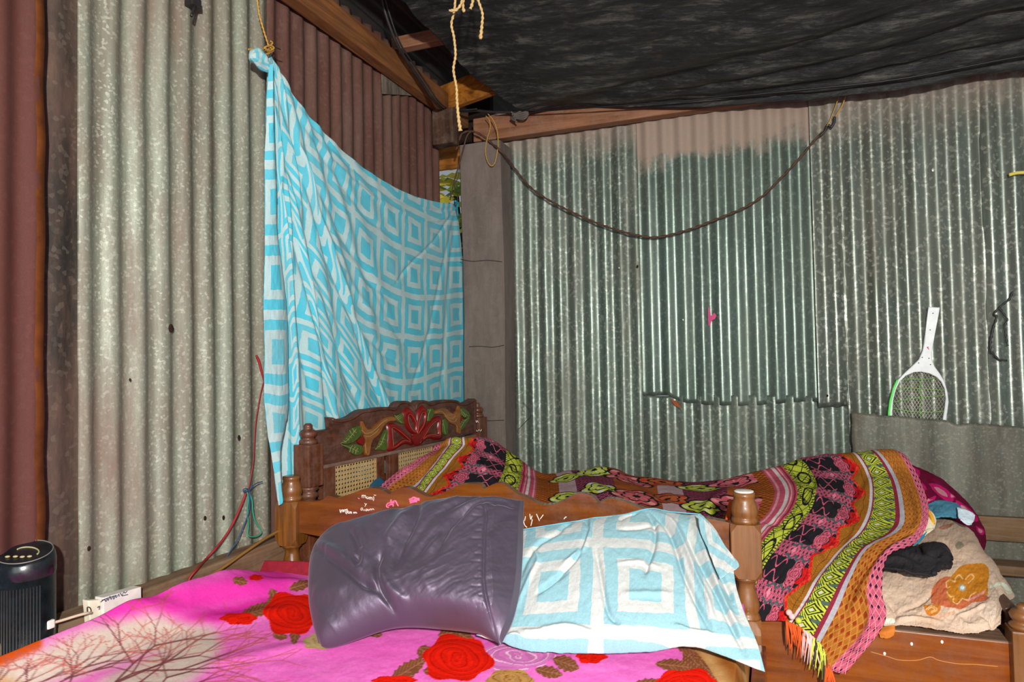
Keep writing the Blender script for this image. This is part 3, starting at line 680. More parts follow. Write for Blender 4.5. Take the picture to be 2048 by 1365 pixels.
for tul, gl in (([(515, 275), (535, 300), (550, 345), (590, 380), (650, 365), (700, 320), (760, 265), (830, 225), (900, 215), (945, 245), (935, 270), (870, 275), (820, 300), (780, 350), (750, 410), (710, 460), (660, 500), (630, 560), (615, 640), (605, 700), (580, 715), (562, 680), (555, 600), (560, 540), (555, 470), (530, 430), (515, 380)],
      [[(535, 390), (580, 430), (650, 420), (720, 370), (790, 300), (870, 250)], [(560, 460), (620, 470), (690, 440), (760, 370)], [(575, 560), (585, 620), (590, 690)]]),
     ([(1450, 180), (1470, 135), (1530, 108), (1600, 120), (1650, 165), (1700, 180), (1735, 130), (1750, 80), (1768, 100), (1775, 170), (1770, 260), (1775, 340), (1780, 400), (1768, 435), (1745, 420), (1735, 360), (1700, 320), (1650, 300), (1600, 240), (1560, 190), (1510, 180)],
      [[(1490, 160), (1560, 150), (1620, 210), (1690, 240), (1740, 200)], [(1600, 210), (1660, 270), (1720, 285), (1755, 240)], [(1750, 330), (1765, 390)]])):
    t_ = relief('tulip_petals', tul, M_oran, .011)
    lineset('petal_grooves', gl, M_vein, t_, .0009, .0232)
relief('bud', [(455, 525), (500, 480), (545, 485), (550, 560), (520, 580), (480, 565)], M_red, .009)
relief('bud', [(1770, 215), (1790, 215), (1818, 240), (1800, 270), (1775, 300)], M_red, .009)
leaves = [([(265, 560), (320, 480), (370, 400), (420, 350), (490, 340), (510, 400), (490, 470), (440, 520), (360, 560), (300, 570)], [(265, 560), (350, 520), (470, 370)]),
          ([(275, 575), (350, 575), (440, 570), (510, 590), (530, 640), (510, 690), (440, 710), (380, 680), (360, 640), (310, 610)], [(275, 575), (400, 620), (500, 670)]),
          ([(700, 640), (740, 570), (780, 470), (830, 380), (845, 420), (838, 520), (835, 630), (790, 645), (740, 640)], [(710, 635), (780, 570), (835, 430)]),
          ([(950, 215), (980, 190), (1030, 175), (1045, 210), (1048, 260), (1060, 310), (1010, 300), (960, 270), (945, 240)], [(955, 200), (1000, 250), (1050, 300)]),
          ([(1370, 130), (1400, 105), (1440, 125), (1440, 180), (1420, 230), (1380, 280), (1365, 240), (1368, 180)], [(1375, 270), (1390, 190), (1420, 120)]),
          ([(1555, 260), (1590, 240), (1620, 310), (1625, 380), (1615, 440), (1590, 455), (1565, 420), (1550, 340)], [(1570, 260), (1590, 350), (1605, 440)]),
          ([(1785, 150), (1800, 105), (1850, 120), (1890, 170), (1910, 215), (1870, 235), (1830, 225), (1800, 200)], [(1800, 130), (1850, 180), (1905, 212)]),
          ([(1908, 225), (1880, 270), (1840, 330), (1800, 385), (1780, 370), (1785, 320), (1800, 270), (1850, 240)], [(1905, 225), (1850, 280), (1795, 370)])]
for lp, mid in leaves:
    l_ = relief('leaf', lp, M_grn, .009)
    a = np.array(mid[0], float); c = np.array(mid[-1], float); d = c-a; nrm = np.array([-d[1], d[0]])/np.hypot(*d)
    L = [mid]; lpa = np.array(lp, float)
    for k in np.linspace(.18, .82, 5):
        q = a+d*k; w = 32+14*math.sin(k*math.pi)
        for sg in (-1, 1):
            e = q+nrm*sg*w+d/np.hypot(*d)*12
            if inpoly(np.array([e[0]]), np.array([e[1]]), lpa)[0]: L.append([tuple(q), tuple(q+(e-q)*.5+d/np.hypot(*d)*2), tuple(e)])
    lineset('leaf_veins', L, M_vein, l_, .0008, .0212)
# thick end block and the frame under the panel
def hbox(x0, y0, x1, y1, t, off, name, mat, parent, bev=.003):
    """board on the headboard plane between two pixels: upper left and lower right of its face"""
    a = onh(x0, y0, off); b = onh(x1, y1, off)
    s0 = (a-H0)[:2] @ hd; s1 = (b-H0)[:2] @ hd
    c = H0+np.array([hd[0], hd[1], 0])*(s0+s1)/2+hn*(off-t/2); c[2] = (a[2]+b[2])/2
    return MB().box(c, (abs(s1-s0), t, abs(a[2]-b[2])), R=Rh, bev=bev).build(name, mat, parent)
def sh(x, y, off=.012): p = onh(x, y, off); return float((p-H0)[:2] @ hd), float(p[2])
def hb(s0, s1, z0, z1, t, off, name, mat, parent, bev=.003):
    c = H0+np.array([hd[0], hd[1], 0])*(s0+s1)/2+hn*(off-t/2); c[2] = (z0+z1)/2
    return MB().box(c, (abs(s1-s0), t, abs(z1-z0)), R=Rh, bev=bev).build(name, mat, parent)
sA, zA = sh(673, 931); sB, zB = sh(949.5, 866); zP = (zA+zB)/2
# left wing: panel's lower left shoulder reaching to the post
s_l = sh(664, 838)[0]
hb(.028, sA+.01, zP-.012, zP+.115, .03, .006, 'shoulder_block', WDK, rbed)
hb(.028, sB+.06, zP-.012, zP, .03, .016, 'ledge', m_wood('dusty_dark_ledge', L4(84, 60, 50), L4(110, 84, 72), L4(130, 104, 90), 'y', .9, .2, .6), rbed)
c1a, zc1 = sh(672, 936); c1b, _ = sh(754, 916); c2a, _ = sh(798, 906); c2b, _ = sh(866, 891)
c3a = c2b+(c2a-c1b); c3b = c3a+(c2b-c2a)
zbot = .60
hb(.06, c1a, zbot, zP-.012, .03, .010, 'stile', WDKz, rbed)
g = (c2a-c1b)
hb(c1b, c1b+g*.36, zbot, zP-.012, .022, .010, 'stile', WDKz, rbed)
hb(c1b+g*.58, c2a, zbot, zP-.012, .022, .010, 'stile', WDKz, rbed)
hb(c2b, c2b+g*.36, zbot, zP-.012, .022, .010, 'stile', WDKz, rbed)
hb(c2b+g*.58, max(c3b, sB+.05), zbot, zP-.012, .022, .004, 'stile', WDKz, rbed)
hb(.03, sB+.05, zbot-.05, zbot, .03, .010, 'lower_rail', WDKz, rbed)
M_cane = m_plain('woven_cane', L4(176, 146, 98), .6, .3, 0, .2, 60)
def cane(s0, s1, z0, z1, off=.006):
    mb = MB(); e = .0020
    def strip(a, b, w, o):
        A = H0+np.array([hd[0], hd[1], 0])*a[0]+hn*(off+o); A[2] = a[1]; B = H0+np.array([hd[0], hd[1], 0])*b[0]+hn*(off+o); B[2] = b[1]
        d = B-A; d /= np.linalg.norm(d); q = np.cross(d, hn)*w
        mb.add([A-q, B-q, B+q, A+q, A-q-hn*.001, B-q-hn*.001, B+q-hn*.001, A+q-hn*.001], [(0, 1, 2, 3), (4, 7, 6, 5), (0, 4, 5, 1), (2, 6, 7, 3)], False)
    p = .0150
    ns = int((s1-s0)/p); nz = int((z1-z0)/p)
    for i in range(ns+1):
        for d_ in (-.0022, .0022): strip((s0+i*p+d_, z0), (s0+i*p+d_, z1), .0013, 0)
    for j in range(nz+1):
        for d_ in (-.0022, .0022): strip((s0, z0+j*p+d_), (s1, z0+j*p+d_), .0013, .0008)
    Wd, Hh = s1-s0, z1-z0
    for k in range(-nz-1, ns+2):
        for sg in (1, -1):
            # diagonal strand clipped to the panel
            c0 = (k+.5)*p
            if sg == 1: x0_ = max(0, c0); y0_ = x0_-c0; x1_ = min(Wd, c0+Hh); y1_ = x1_-c0
            else: x0_ = max(0, c0); y0_ = Hh-(x0_-c0); x1_ = min(Wd, c0+Hh); y1_ = Hh-(x1_-c0)
            if x1_-x0_ > .004: strip((s0+x0_, z0+y0_), (s0+x1_, z0+y1_), .0011, .0014)
    for i in range(2):   # border strip
        strip((s0, z0+i*(z1-z0)), (s1, z0+i*(z1-z0)), .003, .002); strip((s0+i*(s1-s0), z0), (s0+i*(s1-s0), z1), .003, .002)
    return mb.build('cane_panel', M_cane, rbed)
cane(c1a, c1b, zbot, zP-.012); cane(c2a, c2b, zbot, zP-.012)
# far white scribble on the far post
for s in [[(1562, 385), (1566, 400), (1574, 386), (1580, 402)], [(1566, 458), (1570, 468), (1580, 462), (1585, 455), (1598, 466), (1604, 452)]]:
    MB().tube([atPl(*z5(*q), H0+hn*.040, hn) for q in s], .0013, 5).build('white_scribble', M_white, rbed)
# long front rail, foot post, low foot board
fp = atz(2044, 1215, 1.625); xr = fp[0]
ry = 1.955
ztop = atY(1800, 1262, ry)[2]
MB().box(((Q1[0]+xr)/2+.02, ry+.014, ztop-.135), (xr-Q1[0]-.06, .024, .27), bev=.004).build('front_rail', WRL2, rbed)
MB().box(((Q1[0]+xr)/2+.02, ry+.045, ztop-.006), (xr-Q1[0]-.06, .085, .014), bev=.003).build('rail_ledge', WLED, rbed)
yb_ = 3.06
MB().box(((Q2[0]+xr)/2, yb_, ztop-.07), (xr-Q2[0], .024, .14), bev=.004).build('back_rail', WRL2, rbed)
for nm, yy in (('foot_post', 1.955), ('foot_post', yb_)):
    mb = MB(); x, y = xr, yy
    T = fp[2]+.012
    mb.lathe([(.030, -.058), (.031, -.05), (.026, -.046), (.021, -.043), (.027, -.036), (.030, -.026), (.024, -.017), (.013, -.013), (.014, -.006), (.008, 0)][::1], (x, y, T), 22)
    mb.box((x, y, (T-.058)/2), (.064, .064, T-.058), bev=.004)
    mb.build(nm, WDKz if yy > 2 else WLT2, rbed)
a = atz(2018, 1198, 1.72); 
MB().box((xr-.008, (1.99+yb_)/2, a[2]-.055), (.03, yb_-2.03, .10), bev=.006).build('foot_board', WDKz, rbed)
for q in [(1105, 625), (878, 706), (1360, 608)]:
    c = atY(1560+q[0]/4.197, 1140+q[1]/4.197, ry+.0015)
    MB().ellip(c, (.0035, .0012, .0045), 8, 6).build('paint_spot', M_white, rbed)
MB().tube([atY(1560+x/4.197, 1140+y/4.197, ry+.0015) for x, y in [(760, 690), (900, 730), (1000, 760), (1150, 762), (1260, 735), (1340, 765), (1500, 792), (1650, 798), (1830, 815)]], .0012, 5).build('scratch', m_plain('scratch', L4(190, 122, 60), .6), rbed)
o = MB().box(((-1.40+xr)/2, 2.50, ztop-.02), (xr+1.40-.06, 1.02, .035), bev=.004).build('bed_boards', WLED, rbed)

# ================================================================ front bed: mattress and pink blanket
yback = lambda x: P1[1]+(x-P1[0])*bdir[1]/bdir[0]-.055
mat_ = MB().box((-.75, .72, .53), (1.30, 1.92, .085), bev=.03, smooth=True).build('mattress', m_plain('mattress_red', L4(118, 24, 38), .95)); tag(mat_, 'thin dark red mattress on the nearer bed, hidden under the pink flowered blanket', 'mattress')
mat_.rotation_euler = (0, 0, 0)
xl, xr_ = XL+.118, -.07
ny, nx = 620, 640
tx = np.linspace(0, 1, nx)[None]; ty = np.linspace(0, 1, ny)[:, None]
X = xl+(xr_-xl)*tx+0*ty; Y = -.15+(yback(X)+.15)*ty
BH = .578
def hblk(X, Y):
    px, py = proj(np.stack([X, Y, BH+0*X], -1))
    h = BH+0*X
    h += .070*np.exp(-((X-xl)/.085)**2)*sst(1.72, 1.45, Y)+.004*fbm(X*5, Y*5, 2)+.0015*fbm(X*22, Y*22, 6)
    h += .020*np.exp(-(((px-270)/75)**2+((py-1215)/40)**2))
    h += crease(px, py, [(330, 1245), (430, 1215), (540, 1180), (620, 1168)], 11, .016)
    h += crease(px, py, [(250, 1262), (380, 1232), (500, 1200)], 9, -.008)
    h += crease(px, py, [(180, 1290), (330, 1260), (470, 1240), (600, 1215)], 12, .010)
    h += crease(px, py, [(400, 1335), (520, 1310), (640, 1290)], 12, .006)
    return h
Z = hblk(X, Y)
Z = np.where(tx < .012, Z-(.012-tx)/.012*.10, Z); Z = np.where(tx > .985, Z-(tx-.985)/.015*.16*(1+.0*Y), Z)
px, py = proj(np.stack([X, Y, Z], -1))
C = np.zeros(X.shape+(3,))
C[:] = (243, 112, 200)
nz = fbm(X*3, Y*3, 21)[..., None]; C += nz*np.array([6, 24, 12])+(fbm(X*30+Y*8, Y*60, 22)*.8+fbm(X*150, Y*150, 23)*.6)[..., None]*np.array([8, 16, 10])
def blend(C, mk, col): return C*(1-mk[..., None])+np.array(col, float)*mk[..., None]
def near(pts, w0, w1):
    d, _ = segdist(px, py, pts); return 1-sst(w0, w1, d)
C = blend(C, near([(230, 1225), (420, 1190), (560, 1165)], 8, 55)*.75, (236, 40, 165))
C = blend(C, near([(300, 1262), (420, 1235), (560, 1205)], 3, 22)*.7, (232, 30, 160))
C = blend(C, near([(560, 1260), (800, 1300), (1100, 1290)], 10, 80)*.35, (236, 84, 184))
# cream zone
d1, _ = segdist(px, py+12*fbm(X*9, Y*9, 31), [(-200, 1420), (60, 1345), (180, 1300), (300, 1270), (400, 1290), (360, 1330), (250, 1380), (100, 1480), (-100, 1600)])
C = blend(C, 1-sst(22, 62, d1), (212, 192, 178))
C = blend(C, (1-sst(4, 40, segdist(px, py, [(-250, 1420), (0, 1375), (60, 1400), (-60, 1600)])[0]))*.9, (196, 150, 96))
C = blend(C, 1-sst(6, 22, segdist(px, py, [(-200, 1395), (0, 1318), (70, 1287)])[0]), (214, 84, 22))
# printed bare branches
br = []
def grow(x, y, a, l, d):
    if d == 0 or l < 7: return
    x2, y2 = x+l*math.cos(a), y-l*.55*math.sin(a)
    br.append(((x, y), (x2, y2), .35+.42*d, d))
    n = 2 if d < 5 else 2
    for k in range(n):
        grow(x2, y2, a+random.uniform(-.5, .5)+(-.3, .35)[k], l*random.uniform(.78, .98), d-1)
random.seed(12)
for x, y, a, l, d in [(90, 1385, .85, 62, 6), (130, 1385, 1.3, 46, 6), (150, 1392, .5, 88, 7), (115, 1400, .40, 96, 6), (40, 1400, 1.3, 44, 6), (250, 1400, .45, 66, 6), (-40, 1400, 1.1, 44, 5), (-20, 1390, .6, 50, 5)]: grow(x, y, a, l, d)
for a, b, w, d in br:
    mk = (px > min(a[0], b[0])-8) & (px < max(a[0], b[0])+8) & (py > min(a[1], b[1])-8) & (py < max(a[1], b[1])+8)
    if not mk.any(): continue
    dd, _ = segdist(px[mk], py[mk], [a, b]); k = (1-sst(w*.5, w*.5+1.1, dd))*(.55 if d < 4 else .8)
    C[mk] = C[mk]*(1-k[:, None])+np.array((118, 62, 66) if d > 2 else (186, 90, 84))*k[:, None]
def leafp(cx, cy, l, w, a, col=(132, 78, 48)):
    ca, sa = math.cos(a), math.sin(a); u = (px-cx)*ca+(py-cy)*sa; v = -(px-cx)*sa+(py-cy)*ca
    prof = w*np.clip(1-(u/l)**2, 0, 1)**.8*(1+.12*np.sin(u*.5))
    mk = (np.abs(u) < l) & (np.abs(v) < prof); vein = np.abs(((u-np.abs(v)*1.2) % 9)-4.5) < .8
    C[mk] = np.where((vein | (np.abs(v) < .9))[mk][:, None], (168, 112, 82), col)
def rose(cx, cy, rx, ry, col=(244, 30, 10), dark=(196, 14, 4), rings=4.2, lob=6, ph=0):
    a = np.arctan2((py-cy)/ry, (px-cx)/rx); r = np.hypot((px-cx)/rx, (py-cy)/ry)
    R = 1+.08*np.sin(a*lob+ph)+.05*np.sin(a*3+ph*2)
    mk = r < R; t = r*rings+.35*np.sin(a*2+r*5+ph)+a/(2*np.pi)
    ln = (np.abs((t % 1)-.5) < .07)
    fade = sst(0, 1, (t % 1))[..., None]
    base = np.array(col)*(.90+.10*fade)
    cc = np.where(ln[..., None], np.array(dark, float), base)
    C[mk] = cc[mk]
leafp(548, 1193, 17, 10, 1.2); leafp(515, 1222, 42, 13, -.35); leafp(560, 1272, 16, 9, .2); leafp(590, 1270, 20, 10, 1.7); leafp(480, 1163, 16, 9, .2); leafp(600, 1172, 24, 10, -.3); leafp(618, 1205, 20, 12, .9)
leafp(545, 1208, 14, 12, .6)
rose(585, 1228, 58, 42, ph=1); rose(478, 1238, 36, 12, ph=2, rings=1.5); rose(512, 1156, 14, 6, rings=1.3)
leafp(752, 1270, 14, 6, 0); leafp(905, 1266, 30, 14, -.2); leafp(848, 1305, 14, 15, .8); leafp(815, 1342, 42, 16, -.55); leafp(875, 1345, 30, 12, .1); leafp(930, 1275, 26, 12, .6)
rose(640, 1284, 34, 16, (200, 172, 120), (176, 140, 80), 2.2); rose(790, 1362, 44, 10, rings=1.6, ph=2)
rose(1035, 1312, 70, 30, (232, 130, 200), (250, 206, 228), 3.2, 9, 1)
rose(914, 1318, 68, 46, ph=.4); rose(1020, 1358, 46, 18, (198, 148, 82), (150, 92, 34), 3.0, 5)
leafp(1098, 1345, 28, 12, .2); leafp(1132, 1328, 28, 15, .35); rose(1182, 1314, 30, 14, rings=1.8, ph=1)
leafp(1350, 1332, 40, 13, .1); leafp(1385, 1318, 26, 20, .9); leafp(1372, 1296, 26, 12, .4); leafp(1300, 1368, 34, 10, 0); leafp(1420, 1345, 30, 24, .8)
rose(1372, 1372, 62, 34, ph=2)
d, _ = segdist(px, py, [(1395, 1295), (1425, 1330), (1440, 1372), (1460, 1420)]); 
mk = inpoly(px, py, [(1378, 1288), (1440, 1285), (1500, 1330), (1530, 1500), (1470, 1500), (1440, 1370), (1410, 1325)])
sw = (.5+.5*np.sin((px*.09-py*.05)+3*fbm(X*6, Y*6, 41)))[..., None]
C[mk] = ((200, 152, 96)*(1-sw)+np.array((158, 92, 38))*sw*1.0)[mk]
# further flowers nearer the viewer, outside the picture
for cx, cy, r in [(300, 1640, 90), (760, 1560, 100), (1200, 1560, 90), (560, 1840, 120), (1100, 1900, 130)]:
    leafp(cx-r, cy+r*.5, r*.6, r*.22, -.5); leafp(cx+r*.9, cy-r*.3, r*.5, r*.2, .5); rose(cx, cy, r, r*.7, ph=r)
M_blk = m_attr('plush_blanket', .95, .05, .0, .3, 500)
# dark red satin border near the footboard
bl = gridmesh('blanket', np.stack([X, Y, Z], -1), M_blk, col=C, thick=.006)
tag(bl, 'bright pink plush blanket printed with red roses and bare branches, spread over the nearer bed', 'blanket')
bt = net([[list(onb(x, y, .05))+[0] for x, y in r_] for r_ in [[(425, 1150), (470, 1128), (540, 1122), (612, 1124), (680, 1130)], [(430, 1164), (478, 1150), (545, 1146), (612, 1150), (680, 1156)], [(436, 1171), (484, 1162), (548, 1160), (615, 1172), (680, 1180)]]], 30, 80)[..., :3]
bt[..., :2] += (np.linspace(0, 1, 30)[:, None, None])*bn[:2]*.06
bt[..., 2] += .002*fbm(bt[..., 0]*30, bt[..., 2]*20, 3)
gridmesh('satin_border', bt, m_plain('dark_red_satin', L4(140, 26, 44), .7, .3, 0, .2, 50), bl, thick=.004)

# ================================================================ pillows on the nearer bed
def lean_plane(yb, zb, yt, zt):
    A = np.array([-.7, yb, zb]); up_ = np.array([0, yt-yb, zt-zb]); al = np.array([bdir[0], bdir[1], 0]); n = np.cross(al, up_); n /= np.linalg.norm(n)
    if n[1] > 0: n = -n
    return A, n
A, n_ = lean_plane(1.285, .60, 1.665, .88)
rows = [[(658, 1074), (742, 1053), (830, 1030), (935, 1003), (1000, 1006), (1048, 1002)],
        [(636, 1088), (727, 1076), (815, 1060), (910, 1045), (985, 1046), (1047, 1040)],
        [(621, 1125), (715, 1125), (805, 1120), (898, 1118), (975, 1110), (1046, 1100)],
        [(618, 1195), (710, 1190), (798, 1185), (892, 1185), (978, 1185), (1040, 1180)],
        [(625, 1245), (708, 1232), (790, 1222), (890, 1230), (980, 1240), (1026, 1240)],
        [(636, 1285), (662, 1294), (780, 1252), (880, 1250), (950, 1262), (1002, 1291)]]
n1_, n2_ = 340, 460
G = net(rows, n1_, n2_); gx, gy = G[..., 0], G[..., 1]
a = np.linspace(-1, 1, n2_)[None]; b = np.linspace(-1, 1, n1_)[:, None]
base = atPl(gx, gy, A, n_)
pa_ = np.clip(1-np.abs(a)**3.2, 0, 1)**.55
pa_ = np.where(a > .70, np.interp(a, [.70, .74, .96, 1.0], [.82, .74, .34, 0]), pa_)
prof = pa_*(np.clip(1-np.abs(b)**2.8, 0, 1)**.55)
def z2(x, y): return 540+x/3.2125, 940+y/3.2125
CR = [([(300, 540), (420, 660), (560, 780), (640, 850), (740, 880)], 6, -.009), ([(330, 520), (450, 630), (590, 745), (660, 800)], 7, .007), ([(570, 510), (620, 590), (640, 680), (620, 780)], 6, -.009),
      ([(620, 480), (665, 590), (680, 680), (650, 790)], 7, .006), ([(790, 670), (755, 740), (750, 800), (775, 900), (835, 975)], 5, -.012), ([(820, 640), (840, 560), (890, 480), (940, 400)], 8, .012), ([(850, 790), (900, 660), (980, 480), (1000, 390), (985, 280)], 6, -.011),
      ([(870, 780), (960, 640), (1080, 470), (1210, 360), (1310, 280), (1440, 220)], 7, -.012), ([(910, 720), (1020, 540), (1110, 440), (1230, 330)], 8, .009), ([(960, 760), (1080, 600), (1180, 520), (1260, 440), (1330, 360)], 9, -.010), ([(1110, 720), (1180, 560), (1250, 440), (1350, 340), (1480, 280), (1600, 260)], 6, -.012),
      ([(1010, 740), (1120, 600), (1220, 500), (1330, 400), (1500, 240)], 9, .007), ([(640, 860), (760, 910), (850, 990)], 6, -.008), ([(400, 610), (480, 640), (560, 700)], 10, .006), ([(770, 790), (830, 900), (930, 970)], 8, .007), ([(740, 560), (790, 460), (880, 360), (960, 290)], 9, -.007), ([(1230, 260), (1300, 230), (1350, 180)], 8, -.007),
      ([(320, 440), (430, 445), (520, 420)], 6, .004), ([(880, 800), (900, 880), (980, 950)], 9, -.004), ([(1060, 760), (1050, 850), (1080, 920)], 8, .004), ([(300, 860), (420, 880), (560, 900)], 12, .006), ([(620, 700), (660, 640)], 8, .005),
      ([(1398, 300), (1425, 420), (1418, 520), (1415, 700), (1415, 860), (1435, 980), (1462, 1110)], 3.2, -.009), ([(1440, 330), (1520, 300), (1600, 290)], 5, -.009), ([(1430, 560), (1500, 420), (1600, 320)], 7, -.006)]
disp = 0*gx
for p_, w, am in CR: disp += crease(gx, gy, [z2(*q) for q in p_], w*(1.2 if w > 3.5 else 1), am*(1.0 if w > 3.5 else .7))
for k in range(14):   # little puckers along the seam
    y_ = 330+k*50; disp += crease(gx, gy, [z2(1380-(k % 3)*22, y_+8), z2(1408, y_)], 2.6, -.0014)
ra = (gx*.55+gy*.83); rb = (gx*.83-gy*.55); wf = sst(700, 900, gx)
rd_ = 1-np.abs(fbm(rb*0+ra/34+.4*fbm(gx/90, gy/90, 2), rb/170, 44))*2
rd2 = 1-np.abs(fbm((gx*.75-gy*.6)/60, (gx*.6+gy*.75)/240, 45))*2
disp += .0035*rd_*wf+.0030*rd2*(1-wf)+.0030*fbm(gx/50, gy/50, 5)+.0008*fbm(gx/12, gy/12, 6)
FR = base+n_*(.085*prof+disp*np.clip(prof*2.2, 0, 1))[..., None]
BK = base-n_*(.055*prof)[..., None]
M_sat, nt, b_ = _mat('purple_satin', .50, .4, .55); co = objco(nt)
nt.links.new(ramp(nt, noise(nt, co, 4, 3), [(.3, L4(86, 77, 91)), (.7, L4(100, 90, 106))]), b_.inputs['Base Color'])
b_.inputs['Sheen Weight'].default_value = .12; b_.inputs['Sheen Roughness'].default_value = .4; b_.inputs['Sheen Tint'].default_value = (.8, .72, .85, 1)
bump(nt, b_, noise(nt, objco(nt, (1, 1, 1), (0, .6, .3)), 50, 6, .7), .16, .003)
allP = np.concatenate([FR, BK[:, ::-1][:, 1:-1]], 1)
pl = gridmesh('pillow', allP, M_sat, closed=True); tag(pl, 'dark mauve satin pillow with a stitched flange, leaning against the scalloped board', 'pillow')

# patterned cover draped over the second pillow
M_cov = m_maze('aqua_maze_pillow_cotton', L4(134, 176, 184), L4(184, 188, 184), .12)
A, n_ = lean_plane(1.33, .585, 1.69, .80)
# pillow inside
iner = net([[(1050, 1075), (1200, 1050), (1400, 1050)], [(1020, 1180), (1200, 1180), (1430, 1180)], [(1010, 1280), (1200, 1290), (1400, 1285)]], 40, 60)
ib = atPl(iner[..., 0], iner[..., 1], A-n_*.045, n_); a = np.linspace(-1, 1, 60)[None]; b = np.linspace(-1, 1, 40)[:, None]
pr = (np.clip(1-np.abs(a)**3, 0, 1)**.5)*(np.clip(1-np.abs(b)**3, 0, 1)**.5)
ip = np.concatenate([ib+n_*(.045*pr)[..., None], (ib-n_*(.025*pr)[..., None])[:, ::-1][:, 1:-1]], 1)
o = gridmesh('pillow', ip, m_plain('pillow_ticking', L4(200, 205, 205), .9), closed=True); tag(o, 'pillow hidden beneath the white and aqua square-patterned cloth', 'pillow')
#        px, py, u, v   (u, v counted in printed squares)
rows = [[(1044, 1060, .0, 1.52), (1100, 1050, .40, 1.55), (1190, 1036, .90, 1.6), (1245, 1030, 1.22, 1.62), (1300, 1018, 1.50, 1.66), (1370, 1030, 1.85, 1.66), (1400, 1027, 2.12, 1.62)],
        [(1043, 1085, .0, 1.28), (1098, 1080, .37, 1.30), (1180, 1070, .88, 1.30), (1238, 1066, 1.22, 1.32), (1300, 1062, 1.52, 1.34), (1365, 1066, 1.85, 1.36), (1432, 1068, 2.30, 1.40)],
        [(1038, 1120, .0, 1.0), (1094, 1116, .36, 1.0), (1172, 1112, .84, 1.0), (1228, 1114, 1.17, 1.0), (1292, 1116, 1.52, 1.0), (1362, 1122, 1.88, 1.02), (1462, 1132, 2.6, 1.10)],
        [(1030, 1180, .0, .60), (1092, 1178, .38, .60), (1170, 1178, .82, .60), (1226, 1180, 1.13, .60), (1292, 1182, 1.50, .60), (1366, 1188, 1.90, .62), (1474, 1192, 2.72, .72)],
        [(1018, 1235, .03, .27), (1088, 1238, .40, .27), (1166, 1238, .82, .27), (1226, 1242, 1.14, .26), (1294, 1246, 1.51, .25), (1372, 1240, 1.93, .28), (1492, 1245, 2.75, .34)],
        [(992, 1275, .02, -.02), (1080, 1284, .40, -.02), (1160, 1286, .82, -.02), (1226, 1288, 1.15, -.02), (1296, 1286, 1.51, .0), (1380, 1276, 1.93, .08), (1515, 1296, 2.78, .0)],
        [(952, 1272, -.1, -.22), (1060, 1304, .38, -.16), (1150, 1308, .82, -.16), (1226, 1308, 1.15, -.14), (1300, 1305, 1.5, -.12), (1392, 1296, 1.95, -.05), (1530, 1345, 2.85, -.35)]]
n1_, n2_ = 340, 480
G = net(rows, n1_, n2_); gx, gy = G[..., 0].copy(), G[..., 1].copy()
tt = np.linspace(0, 1, n2_)[None]; ss = np.linspace(0, 1, n1_)[:, None]
base = atPl(gx, gy, A, n_)
# the lower rows lie on the blanket, the right-hand side falls off the pillow
bul = .050*np.sin(np.pi*np.clip(ss*1.0, 0, 1))**.7*np.clip(np.sin(np.pi*np.clip(tt*.92+.04, 0, 1)), 0, 1)**.5
def z3(x, y): return 980+x/3.211, 940+y/3.211
CR = [([(600, 340), (640, 420), (610, 560), (560, 660), (420, 790), (330, 850)], 5, -.007), ([(655, 330), (640, 480), (600, 600), (470, 700)], 6, .006), ([(560, 330), (480, 400), (440, 460), (330, 530), (240, 640), (200, 760)], 6, -.006),
      ([(280, 560), (320, 640), (260, 760), (180, 930)], 6, .005), ([(690, 600), (720, 760), (770, 1000), (850, 1070)], 6, -.006), ([(1000, 290), (1060, 420), (1060, 560), (1020, 700), (1000, 770)], 6, -.008), ([(1020, 280), (1140, 430), (1200, 580), (1240, 720), (1320, 900), (1420, 1080)], 6, -.010),
      ([(1060, 290), (1180, 400), (1270, 600), (1330, 760), (1400, 900), (1440, 1050)], 7, .009), ([(1330, 380), (1400, 500), (1440, 640), (1520, 800), (1560, 900)], 7, -.010), ([(1300, 350), (1360, 520), (1420, 700), (1500, 900), (1620, 1100)], 8, .009), ([(830, 460), (980, 440), (1100, 400)], 5, -.004), ([(830, 380), (880, 330), (960, 300)], 5, -.005),
      ([(200, 1080), (300, 1090), (500, 1070), (700, 1120)], 6, .005), ([(820, 700), (980, 690), (1100, 720)], 5, .003), ([(860, 900), (1000, 890), (1180, 880)], 7, .004), ([(300, 880), (420, 800), (520, 740)], 5, -.004), ([(1240, 420), (1340, 640), (1460, 860), (1540, 1020), (1640, 1200)], 6, -.009), ([(1180, 1060), (1320, 1090), (1440, 1100)], 5, .006), ([(60, 1130), (160, 1100), (210, 1120)], 6, .006)]
disp = .0022*fbm(gx/30, gy/30, 15)+.0010*fbm(gx/9, gy/9, 16)
for p_, w, am in CR: disp += crease(gx, gy, [z3(*q) for q in p_], w*.85, am*1.35)
Pc = base+n_*(bul+disp)[..., None]
# hem on the blanket and the tail hanging over the bed's side
Pc[..., 2] = np.maximum(Pc[..., 2], .594+.004*fbm(gx/20, gy/20, 8)-.12*sst(1440, 1520, gx))
cv = gridmesh('patterned_cloth', Pc, M_cov, uv=G[..., 2:4], thick=.0025); tag(cv, 'white and aqua cloth with concentric squares draped over the right-hand pillow', 'cloth')
